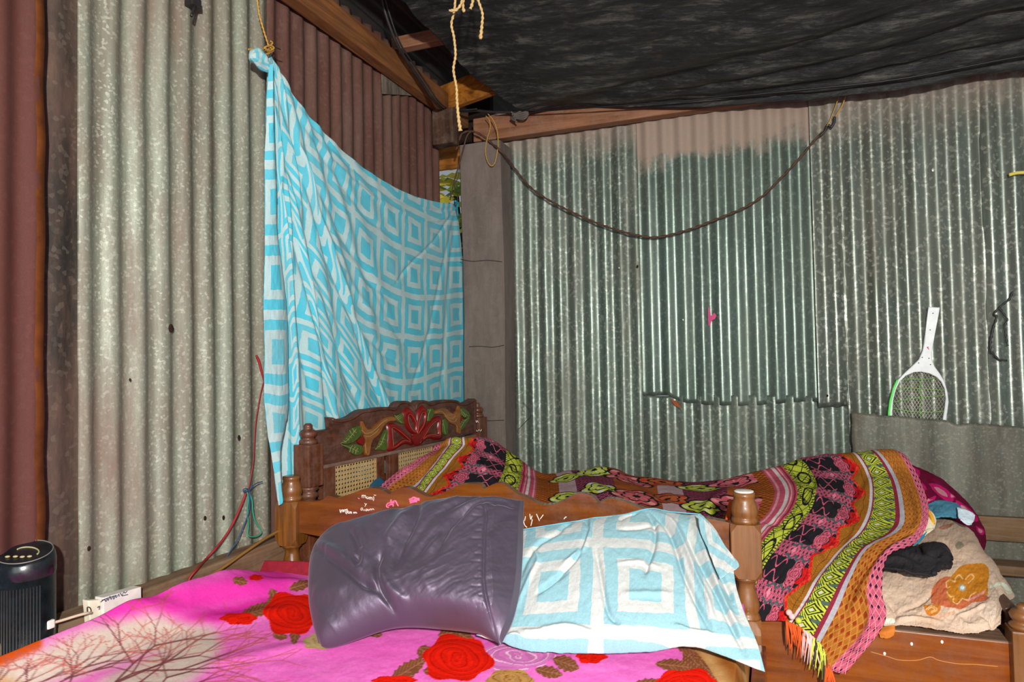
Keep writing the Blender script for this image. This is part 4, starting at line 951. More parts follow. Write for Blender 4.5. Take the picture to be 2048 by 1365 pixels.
# turned corner hanging to the right
fr = [[(1396, 1028, 2.1, 1.6), (1418, 1048, 2.3, 1.7), (1436, 1072, 2.5, 1.8)], [(1400, 1060, 2.1, 1.4), (1432, 1082, 2.4, 1.4), (1456, 1100, 2.7, 1.5)], [(1416, 1100, 2.15, 1.1), (1448, 1112, 2.5, 1.15), (1478, 1132, 2.9, 1.2)], [(1440, 1160, 2.2, .8), (1448, 1154, 2.4, .85), (1458, 1146, 2.6, .95)]]
G = net(fr, 60, 60); f_ = atPl(G[..., 0], G[..., 1], A+n_*.050, n_)+n_*(.004*fbm(G[..., 0]/12, G[..., 1]/30, 4))[..., None]
gridmesh('turned_corner', f_, M_cov, cv, uv=G[..., 2:4], thick=.002)
# frayed hem thread along the top
mb = MB(); mb.tube([atPl(x, y, A+n_*.012, n_) for x, y in [(1044, 1060), (1100, 1051), (1165, 1041), (1190, 1036), (1245, 1031), (1300, 1018), (1340, 1024), (1400, 1029)]], .0013, 6, 60).build('hem', m_plain('aqua_hem', L4(90, 170, 190), .8), cv)
#==PART4==
# ================================================================ hung sheet (curtain)
M_cur = m_maze('aqua_maze_sheet_cotton', L4(74, 178, 196), L4(164, 192, 192), .55)
XC = -1.475
TE = [(541, 106), (556, 128), (575, 158), (600, 200), (640, 250), (680, 292), (730, 335), (780, 368), (820, 388), (850, 398), (880, 405), (914, 408)]
te = curve(TE, 400)
nx_, ny_ = 520, 620
aa = np.linspace(0, 1, nx_)[None]; bb = np.linspace(0, 1, ny_)[:, None]
# right edge, from the tied corner down
RE = curve([(914, 408), (920, 470), (928, 560), (936, 650), (941, 730), (944, 800), (946, 900)], 300)
yB = np.interp(np.linspace(0, 1, nx_), [0, .1, .25, .5, 1], [1014, 1010, 985, 960, 900])[None]
xcol = 541+(914-541)*aa**1.15            # column position on the top edge
ytop = np.interp(xcol, te[:, 0], te[:, 1])
yy = ytop+(yB-ytop)*bb
lx = np.interp(yy, [100, 135, 200, 300, 420, 600, 800, 900, 960, 1015], [540, 538, 536, 534, 531, 529, 531, 536, 546, 560])   # left hem
rx_ = np.interp(yy, RE[:, 1], RE[:, 0])
fr_ = (xcol-541)/(914-541)
xx = lx+(rx_-lx)*fr_
spread = np.clip((yy-105)/260, 0.0, 1)
# near the knot the columns bunch together below the top edge
gx, gy = xx, yy
# gathers: fold lines that start at the knot and open downwards
q = (gx-531)/np.clip((gy-60), 20, None)**.62
fold = np.sin(q*8.2+.5*np.sin(q*3))*np.exp(-q/2.6)
fold2 = np.sin(q*17.0+1.0)*np.exp(-q/1.6)
amp = np.clip((gy-100)/150, .18, 1)
CR = [([(545, 115), (562, 260), (600, 420), (650, 600), (700, 760), (730, 840)], 5, -.012), ([(543, 115), (552, 300), (575, 480), (600, 640), (625, 800)], 4.5, -.014), ([(548, 118), (580, 240), (640, 380), (690, 480), (740, 560), (800, 620)], 5, -.008),
      ([(552, 120), (600, 230), (660, 330), (730, 430), (800, 480)], 5, -.007), ([(548, 120), (590, 300), (640, 460), (690, 600), (760, 700), (830, 740)], 5, -.008), ([(914, 410), (870, 480), (820, 530), (790, 570)], 3, -.006), ([(914, 412), (880, 560), (855, 680), (820, 790)], 3.5, -.006), ([(914, 412), (898, 560), (890, 700), (880, 800)], 4, -.007),
      ([(570, 165), (660, 290), (760, 380), (860, 420), (912, 415)], 4, -.006), ([(560, 150), (640, 290), (740, 390), (850, 440), (905, 430)], 4, .005), ([(700, 470), (760, 600), (800, 680), (850, 700)], 5, -.004), ([(640, 400), (700, 560), (760, 650)], 5, .006), ([(600, 300), (640, 440), (690, 540)], 5, .007), ([(910, 415), (925, 600), (930, 760)], 4, .006), ([(560, 300), (590, 520), (640, 720), (680, 820)], 7, .010), ([(545, 200), (556, 420), (580, 640), (590, 800)], 5, .010)]
disp = .018*fold*amp+.006*fold2*amp+.003*fbm(gx/50, gy/90, 51)+.0012*fbm(gx/14, gy/22, 52)
for p_, w, am in CR: disp += crease(gx, gy, p_, w, am)
base = atX(gx, gy, XC)
P = base.copy(); P[..., 0] += disp*np.clip((gy-95)/60, .25, 1)
# fabric coordinates: rows follow the sagging upper edge, columns stay nearly upright
tc = np.array([(-1.8, 528), (-.9, 578), (0, 628), (1, 681), (2, 731), (3, 783), (4, 829), (5, 872), (6, 912), (7, 948)], float)
wn_ = sst(600, 720, gx)*.8+.2
U = np.interp(gx, tc[:, 1], tc[:, 0])+.5+.05*fbm(gx/40, gy/40, 61)*wn_
yrow0 = np.interp(gx, [531, 560, 600, 628, 683, 734, 793, 841, 880, 930], [175, 200, 250, 285, 352, 405, 447, 471, 482, 482])
pitch = np.interp(gx, [531, 683, 734, 783, 830, 871, 910], [108, 99, 97, 92, 85, 77, 73])
Vv = -(gy-yrow0)/pitch+.5+.06*fbm(gx/45, gy/45, 62)*wn_
# cloth tucked away inside the pleats: the print jumps and turns at each fold line
for fl_, jump, slp in [([(541, 100), (548, 200), (553, 320), (560, 480), (572, 640), (584, 800), (590, 1000)], .55, -.0105), ([(543, 100), (556, 220), (577, 360), (604, 520), (640, 700), (672, 860)], -.40, .022), ([(546, 100), (576, 230), (612, 350), (652, 480), (700, 620), (750, 760), (790, 860)], .35, -.022)]:
    fl_ = np.array(fl_, float); xl_ = np.interp(gy, fl_[:, 1], fl_[:, 0]); lf_ = 1-1/(1+np.exp(-np.clip((gx-xl_)/.8, -30, 30)))
    U = U-jump*lf_; Vv = Vv+(jump*.7+slp*np.clip(xl_-gx, 0, 400))*lf_
    disp += .012*np.exp(-((gx-xl_-3)/5.0)**2)*np.clip((gy-120)/200, .2, 1)-.010*np.exp(-((gx-xl_+4)/4.0)**2)*np.clip((gy-120)/200, .2, 1)
P = base.copy(); P[..., 0] += disp*np.clip((gy-95)/60, .25, 1)
curtain = thing('curtain', 'aqua and white square-patterned bedsheet hung as a curtain, knotted to a string at upper left', 'curtain', base[-1, nx_//2])
gridmesh('hanging_sheet', P, M_cur, curtain, uv=np.stack([U, Vv], -1), thick=.002)
# doubled-over edge at the left
fe = [[(538, 128, .45, -2.6), (540, 128, .5, -2.6), (542, 128, .55, -2.6)], [(533, 230, .2, -1.3), (540, 230, .5, -1.3), (546, 230, .8, -1.3)], [(529, 330, 0, 0), (541, 330, .5, 0), (551, 330, 1, 0)], [(529, 480, 0, 1.6), (545, 480, .55, 1.6), (556, 480, 1.1, 1.6)], [(528, 600, 0, 2.9), (552, 600, .6, 2.9), (573, 600, 1.25, 2.9)], [(529, 720, 0, 4.2), (555, 720, .6, 4.2), (577, 720, 1.3, 4.2)], [(530, 800, 0, 5.1), (556, 815, .6, 5.2), (576, 825, 1.2, 5.4)], [(534, 850, 0, 5.7), (556, 848, .6, 5.7), (572, 848, 1, 5.7)], [(546, 930, .1, 6.6), (553, 925, .5, 6.6), (561, 905, .8, 6.4)], [(556, 1012, .2, 7.4), (558, 1005, .4, 7.4), (562, 990, .6, 7.3)]]
G = net(fe, 320, 60); f_ = atX(G[..., 0], G[..., 1], XC+.045)
f_[..., 0] += .012*np.sin(np.linspace(0, 1, 60)*np.pi)[None]+.004*fbm(G[..., 0]/14, G[..., 1]/50, 71)
gridmesh('folded_edge', f_, M_cur, curtain, uv=np.stack([G[..., 2]*.55+.2, -G[..., 3]*.62], -1), thick=.003)
# knot: puffed ear of cloth beside the tie
kc = atX(517, 117, XC+.03)
mb = MB(); V = []
for i in range(25):
    ph_ = math.pi*i/24
    for k in range(36):
        th = 2*math.pi*k/36; r = 1+.10*math.sin(3*th+ph_*4)+.07*math.sin(7*th)
        V.append((kc[0]+.022*math.sin(ph_)*math.cos(th)*r, kc[1]-.040*math.cos(ph_)+.004, kc[2]+.026*math.sin(ph_)*math.sin(th)*r+.008*math.cos(ph_)-.012*math.cos(ph_)**2))
F = [(i*36+k, i*36+(k+1) % 36, (i+1)*36+(k+1) % 36, (i+1)*36+k) for i in range(24) for k in range(36)]
me = np.array(V).reshape(25, 36, 3); uvk = np.stack([(me[..., 1]-kc[1])/.075+.15, (me[..., 2]-kc[2])/.05+.45], -1)
gridmesh('knot', me, M_cur, curtain, uv=uvk, closed=True)
mb = MB(); tp_ = [atX(x, y, XC+.06) for x, y in [(910, 402), (916, 408), (914, 416), (917, 432)]]
mb.tube(tp_, [.006, .008, .004, .002], 6).build('tied_corner', m_plain('teal_knot', L4(20, 120, 140), .8), curtain)
# penned scribble on the sheet
mb = MB()
M_pen = m_plain('blue_pen', L4(40, 90, 150), .6)
for s in [[(270, 985), (290, 1000), (300, 985), (310, 1010)], [(285, 1010), (310, 1018), (330, 1010), (350, 1040)], [(300, 1000), (325, 1005), (340, 1020)]]:
    mb.tube([atX(480+x/2.2, 380+y/2.2, XC+.045) for x, y in s], .0009, 4)

# ================================================================ strings, cords and cables
M_twine = m_plain('yellow_twine', L4(172, 132, 58), .85, .2, 0, .25, 200)
M_rope = m_plain('straw_rope', L4(186, 156, 104), .9, .2, 0, .25, 150)
M_brown = m_plain('brown_cable', L4(76, 52, 38), .7, .3, 0, .3, 60)
M_blackc = m_plain('black_cable', L4(34, 32, 32), .5, .5, 0, .4, 40)
def cord(name, pts, r, mat, label, cat, seg=7, n=None, twist=None, group=None):
    o = MB().tube(pts, r, seg, n or len(pts)*10, twist).build(name, mat); return tag(o, label, cat, group)
s = MB().tube([atX(x, y, XL+.085) for x, y in [(512, -40), (517, 20), (527, 60), (538, 94)]], .0028, 7, 60, 500)
knot_s = thing('string', 'yellow twine holding up the knotted corner of the aqua sheet', 'string', atX(538, 94, XL+.08))
s.build('strand', M_twine, knot_s)
mb = MB()
for k, pts in enumerate([[(528, 96), (540, 101), (548, 96), (540, 91), (529, 95)], [(530, 99), (541, 104), (547, 100), (540, 95)], [(545, 103), (534, 108), (520, 112), (512, 116)], [(540, 98), (520, 99), (504, 98), (497, 99)], [(540, 92), (545, 86), (541, 82)]]):
    mb.tube([atX(x, y, XC+.035-.004*k) for x, y in pts], .0028, 6)
mb.build('wrapped_knot', M_twine, knot_s)
MB().tube([atX(x, y, XC+.03) for x, y in [(545, 90), (553, 96), (561, 99)]], .002, 5).build('wire_end', M_blackc, knot_s)
# ropes under the tarpaulin
rg = 'rope ends dangling from the black tarpaulin'
cord('rope', [atz(x, y, 2.25) for x, y in [(912, -30), (909, 20), (903, 48), (908, 75), (911, 110), (907, 140), (913, 175), (914, 200), (917, 235), (921, 262)]], [.0042, .0042, .004, .0042, .004, .0042, .004, .0045, .0052, .0060], M_rope, 'long straw-coloured rope end hanging in front of the roof corner', 'rope', twist=420)
cord('rope', [atz(x, y, 2.2) for x, y in [(948, -20), (958, 5), (965, 28), (964, 50), (961, 78)]], [.004, .004, .004, .0045, .006], M_rope, 'short curved rope end hanging from the black tarpaulin, right of the long one', 'rope', twist=420)
cord('rope', [atz(x, y, 2.2) for x, y in [(898, 21), (912, 20), (922, 8), (926, -10)]], .0042, M_rope, 'stub of rope crossing behind the top of the long rope end', 'rope', twist=420)
cord('rope', [atz(x, y, 2.21) for x, y in [(930, -20), (926, 8), (928, 24)]], [.004, .0042, .0052], M_rope, 'stubby rope end second from left at the top edge of the tarpaulin', 'rope', twist=420)
cord('rope', [atz(x, y, 2.2) for x, y in [(948, -20), (945, 5), (941, 18)]], [.004, .0045, .0052], M_rope, 'stubby rope end just left of the short curved one', 'rope', twist=420)
# black cable along the left rafter
cord('cable', [atX(x, y, XL+.165) for x, y in [(758, -30), (772, 30), (795, 90), (820, 130), (850, 175), (873, 207)]]+[atY(x, y, 3.03) for x, y in [(895, 222), (925, 224), (950, 221), (985, 224), (1040, 225)]], .0068, M_blackc, 'thick dusty black cable curving down below the left rafter to the corner', 'cable', 8, 110)
cord('cable', [atX(x, y, XL+.19) for x, y in [(764, -30), (779, 28), (800, 86), (826, 127), (856, 172), (878, 204)]]+[atY(x, y, 3.0) for x, y in [(900, 219), (930, 220), (954, 218)]], .004, M_blackc, 'thinner black cable running beside the thick one at the roof corner', 'cable', 7, 90)
# brown twisted cable sagging over the back wall
cb = [(912, 300), (924, 268), (945, 263), (965, 272), (985, 288), (1003, 304), (1030, 338), (1060, 374), (1100, 402), (1160, 432), (1220, 456), (1280, 472), (1320, 474), (1380, 459), (1430, 440), (1490, 415), (1530, 388), (1570, 348), (1600, 316), (1630, 280), (1655, 256)]
cord('cable', [atY(x, y, 2.99 if x < 1010 else 3.12) for x, y in cb], .0048, M_brown, 'brown twisted cable sagging in a wide arc across the shiny back wall', 'cable', 7, 260, 160)
hk = thing('string', 'yellow string and dark ties holding up the right end of the sagging brown cable', 'string', atY(1670, 230, 3.11))
MB().tube([atY(x, y, 3.115) for x, y in [(1664, 256), (1655, 250), (1650, 262), (1640, 272)]], .005, 6).build('dark_tie', M_blackc, hk)
MB().tube([atY(x, y, 3.115) for x, y in [(1666, 248), (1672, 232), (1685, 210), (1692, 188)]], .0028, 6).build('strand', M_twine, hk)
MB().tube([atY(x, y, 3.112) for x, y in [(1654, 252), (1662, 236), (1672, 210), (1679, 190)]], .0022, 6).build('strand', M_twine, hk)
MB().tube([atY(x, y, 3.112) for x, y in [(1662, 256), (1668, 246), (1669, 234)]], .006, 6).build('dark_tie', M_blackc, hk)
# yellow loop at the corner
cord('string', [atY(x, y, 2.985) for x, y in [(972, 232), (980, 244), (979, 262), (974, 280), (971, 305), (976, 325), (984, 332), (991, 322), (996, 290), (994, 260), (986, 240), (976, 228)]], .0024, M_twine, 'yellow twine loop hanging over the top of the concrete post', 'string', 6, 90, 500)
cord('wire', [atY(x, y, 2.97) for x, y in [(900, 400), (908, 365), (918, 330), (926, 300), (934, 272), (944, 262)]], .0035, M_brown, 'thin brown wire looping down from the corner to the top of the aqua sheet', 'wire', 6)
cord('wire', [atY(x, y, 2.975) for x, y in [(915, 404), (914, 385), (909, 372), (917, 352), (919, 330)]], .0022, M_blackc, 'thin dark wire tying the right corner of the aqua sheet', 'wire', 6)
# hook and its shadow, built as one black bracket near the sheet's top
hkk = thing('hook', 'small black bracket shaping a hook and its shadow on the old grey sheet near the top edge', 'hook', atX(388, 15, XL+.04))
c1 = atX(386, 6, XL+.055); MB().box(c1, (.03, .034, .026), bev=.003).build('bracket', M_blackc, hkk)
MB().tube([atX(391, 8, XL+.06), atX(388, 18, XL+.075), atX(383, 32, XL+.085)], .0045, 6).build('prong', M_blackc, hkk)
# red cord with knotted strings on the left wall
rc = thing('cord', 'thin red cord hanging down the old grey sheet to the floor plank', 'cord', atX(370, 1185, XL+.09))
def z6(x, y): return 350+x/3.104, 680+y/3.104
M_redc = m_plain('red_cord', L4(140, 30, 34), .6); M_gr = m_plain('green_string', L4(40, 140, 110), .8); M_bl = m_plain('blue_string', L4(40, 72, 110), .7)
MB().tube([atX(*z6(x, y), XL+.05) for x, y in [(505, 98), (520, 130), (535, 190), (550, 250)]], [.0035, .0045, .004, .002], 6).build('insulated_end', M_redc, rc)
MB().tube([atX(*z6(x, y), XL+.05) for x, y in [(552, 252), (530, 340), (512, 440), (500, 520), (492, 640), (488, 740), (475, 830), (458, 920), (440, 950)]], .0018, 6).build('thin_length', M_redc, rc)
MB().tube([atX(*z6(x, y), XL+.055) for x, y in [(440, 950), (415, 1020), (370, 1120), (320, 1210), (250, 1300), (190, 1365)]]+[atX(x, y, XL+.10) for x, y in [(395, 1138), (379, 1158), (372, 1185)]], .0034, 6).build('thick_length', M_redc, rc)
cord('string', [atX(*z6(x, y), XL+.06) for x, y in [(445, 935), (455, 985), (450, 1060), (455, 1150), (455, 1215), (500, 1222), (535, 1195), (500, 1130), (485, 1080), (478, 1000), (460, 940)]], .0022, M_gr, 'green string looped through the knot on the red cord', 'string', 6, 110)
cord('string', [atX(*z6(x, y), XL+.065) for x, y in [(542, 882), (510, 890), (480, 910), (460, 935), (430, 945), (425, 930), (445, 925), (462, 945), (465, 1000), (455, 1080), (420, 1170), (385, 1250), (345, 1310), (320, 1350)]], .0018, M_bl, 'dark blue string knotted around the red cord, running down to the plank', 'string', 6, 130)
cord('cable', [atX(x, y, XL+.112) for x, y in [(562, 1060), (530, 1078), (490, 1105), (440, 1140), (400, 1160), (340, 1190), (300, 1205), (262, 1222)]], .0042, m_plain('yellow_brown_cable', L4(128, 92, 40), .6), 'yellowish brown cable lying along the plank from the bedpost to the white box', 'cable', 7)
# black string on the right wall
bs = thing('string', 'black string with two hanging tails on the shiny wall right of the bug racket', 'string', atY(1998, 615, 3.12))
def zr(x, y): return 1740+x/4.266, 560+y/4.266
MB().tube([atY(*zr(x, y), 3.115) for x, y in [(1218, 100), (1190, 165), (1140, 205), (1100, 240), (1060, 290), (1080, 320), (1050, 420), (1030, 520), (1030, 600), (1060, 640), (1100, 680), (1170, 688)]], .0036, 5, 90, 300).build('long_tail', M_blackc, bs)
MB().tube([atY(*zr(x, y), 3.112) for x, y in [(1100, 235), (1140, 290), (1170, 340), (1150, 390), (1155, 450), (1165, 520), (1175, 565)]], .0034, 5, 60, 300).build('short_tail', M_blackc, bs)
yp = cord('plastic_strip', [atY(x, y, 3.11) for x, y in [(2018, 350), (2035, 346), (2060, 345), (2090, 344)]], .007, m_plain('yellow_plastic', L4(206, 190, 90), .5), 'yellow and white plastic strip poking out of the wall at the right edge', 'strip')
# cobwebby hair wires on the back wall
cord('wire', [atY(x, y, 3.15) for x, y in [(1046, 805), (1058, 818), (1062, 832), (1052, 843), (1038, 858)]], .0012, M_blackc, 'hair-thin curled wire low on the wall beside the concrete post', 'wire', 5)

# ================================================================ bug racket
ryY = 3.138
rk = thing('bug_racket', 'white electric bug racket standing handle-up behind the flat tin sheet', 'racket', atY(1838, 840, ryY+.02))
n_y = np.array([0, -1.0, 0]); M_wp = m_plain('white_plastic', L4(206, 210, 208), .35, .5); M_gp = m_plain('green_plastic', L4(60, 210, 60), .4, .5)
def ry_(x, y, o=0): return atY(*zr(x, y), ryY-o)
hd_ = [(493, 232), (590, 238), (572, 330), (552, 430), (532, 540), (520, 620), (522, 680), (545, 740), (590, 800), (630, 870), (655, 960), (664, 1040), (655, 1120), (640, 1200), (612, 1200), (628, 1100), (638, 1010), (628, 930), (600, 870), (560, 830), (500, 800), (430, 786), (370, 790), (300, 820), (250, 870), (215, 940), (195, 1020), (186, 1130), (186, 1200), (150, 1200), (152, 1120), (165, 1030), (190, 930), (235, 850), (300, 785), (370, 720), (410, 680), (440, 610), (455, 540), (466, 460), (478, 350), (488, 270)]
ctr_r = ry_(410, 1010)
# closed head: mirror the ring below the visible part
low = []
for x, y in [(186, 1200), (200, 1270), (240, 1340), (310, 1390), (400, 1405), (490, 1390), (560, 1340), (600, 1270), (612, 1200)]: low.append((x, y))
ringo = hd_[:14]+[(625, 1290), (580, 1370), (500, 1425), (400, 1440), (300, 1425), (225, 1370), (175, 1290)]+hd_[29:]
ringi = hd_[14:29]+low[1:-1]
bm_pts = [ry_(*q) for q in hd_]
MB().prism(bm_pts, n_y*.016, bev=.003).build('frame', M_wp, rk)
lowp = [ry_(x, y) for x, y in [(150, 1200), (186, 1200)]+low[1:-1]+[(612, 1200), (640, 1200), (625, 1290), (580, 1370), (500, 1425), (400, 1440), (300, 1425), (225, 1370), (175, 1290)]]
MB().prism(lowp, n_y*.016, bev=.002).build('lower_frame', M_wp, rk)
MB().prism([ry_(x, y, .001) for x, y in [(238, 856), (222, 850), (188, 928), (160, 1030), (148, 1130), (148, 1200), (166, 1200), (168, 1110), (180, 1030), (203, 940)]], n_y*.018, bev=.002).build('green_trim', M_gp, rk)
ell = [(x, y) for x, y in ringi]
mb = MB(); mg = MB()
ex = np.array(ell, float); cx, cy = 410, 1090; 
def clip_line(p, d):
    ts = []
    n = len(ex)
    for i in range(n):
        a_, b_2 = ex[i], ex[(i+1) % n]; e = b_2-a_; den = d[0]*e[1]-d[1]*e[0]
        if abs(den) < 1e-9: continue
        t = ((a_[0]-p[0])*e[1]-(a_[1]-p[1])*e[0])/den; s_ = ((a_[0]-p[0])*d[1]-(a_[1]-p[1])*d[0])/den
        if 0 <= s_ <= 1: ts.append(t)
    return (min(ts), max(ts)) if len(ts) >= 2 else None
for ang, tgt in ((math.radians(60), 0), (math.radians(-52), 0)):
    d = np.array([math.cos(ang), math.sin(ang)]); nn = np.array([-d[1], d[0]])
    for k in range(-14, 15):
        p = np.array([cx, cy])+nn*k*24; c_ = clip_line(p, d)
        if c_: mb.tube([ry_(*(p+d*c_[0]), .009+.001*(ang > 0)), ry_(*(p+d*c_[1]), .009+.001*(ang > 0))], .0007, 4, 2)
mb.build('wire_net', m_plain('pale_wire', L4(206, 200, 176), .4, .5, .3), rk)
for pts in [[(225, 880), (300, 850), (450, 850), (590, 835)], [(210, 935), (330, 925), (450, 930), (640, 945)], [(200, 1045), (320, 1020), (420, 1005), (640, 990)], [(190, 1095), (350, 1125), (520, 1130), (640, 1120)], [(440, 850), (420, 930), (445, 1010), (425, 1080), (430, 1200)]]:
    mg.tube([ry_(x, y, .005) for x, y in pts], .0014, 5)
mg.build('green_inner_grid', m_plain('green_grid', L4(96, 190, 50), .5), rk)
for x, y in [(537, 286), (513, 428), (446, 663), (503, 670), (415, 710), (516, 724)]:
    c_ = ry_(x, y, .0162); MB().ellip(c_, (.0022, .0008, .0022), 8, 6).build('screw', M_blackc, rk)
mb = MB().prism([ry_(x, y, .0162) for x, y in [(482, 574), (500, 570), (498, 582), (508, 600), (494, 590)]], n_y*.0006).build('pink_mark', PS, rk)
MB().prism([ry_(x, y, .010) for x, y in [(543, 464), (550, 466), (548, 484), (541, 482)]], n_y*.004).build('pink_mark', PS, rk)

# ================================================================ black tower unit and white socket box
tc0 = atX(52, 1320, XL+.135); 
zt_ = 1.2-(1108-741)/1366*1.44; yt_ = tc0[1]
tw = thing('tower_heater', 'glossy black round-topped tower appliance standing beside the pink bed', 'appliance', (XL+.18, .82, .0))
M_gb, nt, b = _mat('glossy_black', .18, .6); nt.links.new(ramp(nt, noise(nt, objco(nt), 9, 6, .7), [(.4, L4(12, 13, 16)), (.62, L4(16, 30, 36)), (.8, L4(60, 62, 62))]), b.inputs['Base Color'])
nt.links.new(ramp(nt, noise(nt, objco(nt), 14, 6, .7), [(.4, (.15,)*3+(1,)), (.8, (.7,)*3+(1,))]), b.inputs['Roughness'])
cpt = atz(50, 1105, 1.44); cx_, cy_, cz_ = cpt
tilt = np.array(Matrix.Rotation(math.radians(13), 3, 'X') @ Matrix.Rotation(math.radians(9), 3, 'Y'))
R_ = .055
prof = [(R_*.93, -.62), (R_, -.60), (R_, -.048)]
tw.location = (float(cx_), float(cy_), float(cz_-.62))
MB().lathe(prof, (cx_, cy_, cz_), 48).build('body', M_gb, tw)
def ringlathe(pr, name, mat, parent, dz=0):
    return MB().lathe(pr, (cx_, cy_, cz_+dz), 48).build(name, mat, parent)
V = []
cap = MB(); prf = [(R_*.99, -.05), (R_*1.02, -.044), (R_*1.02, -.020), (R_*.98, -.006), (R_*.93, .000), (R_*.88, .0)]
seg = 56; VV = []
sl = lambda x, y: (y*.16-x*.18)
for r, z in prf:
    for k in range(seg):
        th = 2*math.pi*k/seg; x, y = r*math.cos(th), r*math.sin(th); w = (z+.05)/.05; VV.append((cx_+x, cy_+y, cz_+z+sl(x, y)*w))
cap.add(VV, [(i*seg+k, i*seg+(k+1) % seg, (i+1)*seg+(k+1) % seg, (i+1)*seg+k) for i in range(5) for k in range(seg)]+[tuple(5*seg+k for k in range(seg))])
capo = cap.build('top_cap', M_gb, tw)
def topp(a, b, o=.001): return (cx_+a, cy_+b, cz_+o+sl(a, b))
mb = MB(); mb.tube([topp(R_*.90*math.cos(t_), R_*.90*math.sin(t_)) for t_ in np.linspace(0, 2*math.pi, 30)], .0012, 5, 80, caps=False); mb.build('rim_line', m_plain('grey_rim', L4(120, 116, 110), .4), capo)
mb = MB(); mb.tube([topp(.004+.026*math.cos(t_), .002+.017*math.sin(t_)) for t_ in np.linspace(.2, 3.4, 14)], .0016, 5, 40); mb.build('dial_arc', m_plain('cream_mark', L4(170, 160, 120), .5), capo)
for k, (a, b) in enumerate([(-.012, -.030), (.000, -.022), (.012, -.016), (.022, -.008)]):
    MB().ellip(topp(a+.004, b, .0015), (.0055, .0045, .0022), 12, 6).build('button', m_plain('cream_button', L4(178, 166, 122), .5), capo)
for k in range(13):   # vertical grille ribs facing the room
    a = math.radians(-78+k*6.0); x, y = R_*math.cos(a), R_*math.sin(a)
    MB().tube([(cx_+x, cy_+y, cz_-.58), (cx_+x, cy_+y, cz_-.062)], .0016, 5, 2).build('grille_rib', M_blackc, tw)
# socket box
def zs(x, y): return x/4.55, 1040+y/4.55
sxX = XL+.118
def bxp(pts, thick, off, name, mat, parent, bev=.002):
    return MB().prism([atX(*zs(*q), sxX+off) for q in pts], (thick, 0, 0), bev=bev).build(name, mat, parent)
sb = thing('socket_box', 'white extension socket box with pen scribbles fixed on the plank, half under the pink blanket', 'socket', atX(215, 1250, sxX))
M_wb = m_plain('dusty_white_plastic', L4(214, 208, 200), .5)
bxp([(865, 700), (1215, 603), (1218, 760), (1180, 960), (870, 900)], .026, -.030, 'cover', M_wb, sb)
ep = bxp([(752, 728), (862, 722), (872, 900), (770, 935)], .018, -.030, 'end_plate', m_plain('cream_plastic', L4(222, 214, 190), .5), sb)
MB().tube([atX(*zs(x, y), sxX-.0105) for x, y in [(795, 838), (795, 800), (815, 800), (828, 825), (825, 850)]], .0012, 5).build('knockout_slot', M_brown, ep)
mb = MB()
for s_ in [[(915, 750), (950, 730), (965, 745), (975, 715), (985, 735), (1000, 700), (1012, 725), (1030, 695), (1035, 725), (1050, 690), (1058, 710), (1080, 680), (1085, 700)], [(1095, 668), (1110, 690), (1125, 660), (1140, 668), (1158, 650)], [(1110, 695), (1130, 690), (1165, 682)], [(925, 735), (990, 712), (1060, 690)], [(885, 800), (905, 790), (900, 820)]]:
    mb.tube([atX(*zs(*q), sxX-.0035) for q in s_], .0010, 4)
mb.build('pen_scribble', m_plain('ink', L4(60, 66, 90), .6), [c for c in sb.children if c.name == 'cover'][0])
pc = thing('power_cable', 'cream power cable with a white plug running from black tower to white box', 'cable', atX(95, 1250, sxX))
MB().tube([atX(*zs(x, y), sxX+.004) for x, y in [(440, 950), (560, 918), (700, 875), (790, 852)]]+[atX(*zs(830, 850), sxX-.005)], .0032, 6).build('flex', m_plain('cream_flex', L4(206, 186, 160), .5), pc)
MB().box(atX(*zs(452, 952), sxX+.006), (.012, .016, .018), bev=.003).build('plug', M_wb, pc)

# ================================================================ things on the rear bed
ZT = ztop  # top of the rear bed's boards
# cream flowered sheet over a stuffed bundle
rows = [[(1800, 1030, 2.62), (1862, 1036, 2.62), (1905, 1042, 2.62), (1945, 1062, 2.60), (1962, 1090, 2.60), (1965, 1100, 2.58)],
        [(1792, 1068, 2.45), (1858, 1060, 2.45), (1905, 1064, 2.45), (1948, 1082, 2.45), (1968, 1100, 2.48), (1978, 1112, 2.5)],
        [(1775, 1110, 2.25), (1840, 1105, 2.25), (1900, 1100, 2.28), (1950, 1105, 2.3), (1985, 1122, 2.35), (1998, 1142, 2.4)],
        [(1764, 1160, 2.10), (1820, 1165, 2.10), (1880, 1160, 2.12), (1940, 1155, 2.15), (1998, 1158, 2.2), (2030, 1190, 2.25)],
        [(1764, 1205, 2.02), (1815, 1210, 2.02), (1872, 1208, 2.02), (1935, 1205, 2.03), (1992, 1196, 2.05), (2012, 1205, 2.1)],
        [(1766, 1232, 1.985), (1805, 1236, 1.98), (1860, 1240, 1.98), (1925, 1243, 1.98), (1990, 1230, 1.98), (2003, 1222, 2.02)],
        [(1766, 1258, 1.97), (1800, 1250, 1.965), (1850, 1254, 1.96), (1920, 1266, 1.955), (1968, 1262, 1.955), (2000, 1246, 1.97)]]
r4 = np.array(rows, float); G = net(r4, 360, 400)
PC = atY(G[..., 0], G[..., 1], G[..., 2]); gx, gy = G[..., 0], G[..., 1]
def zc(x, y): return 1740+x/3.25, 880+y/3.25
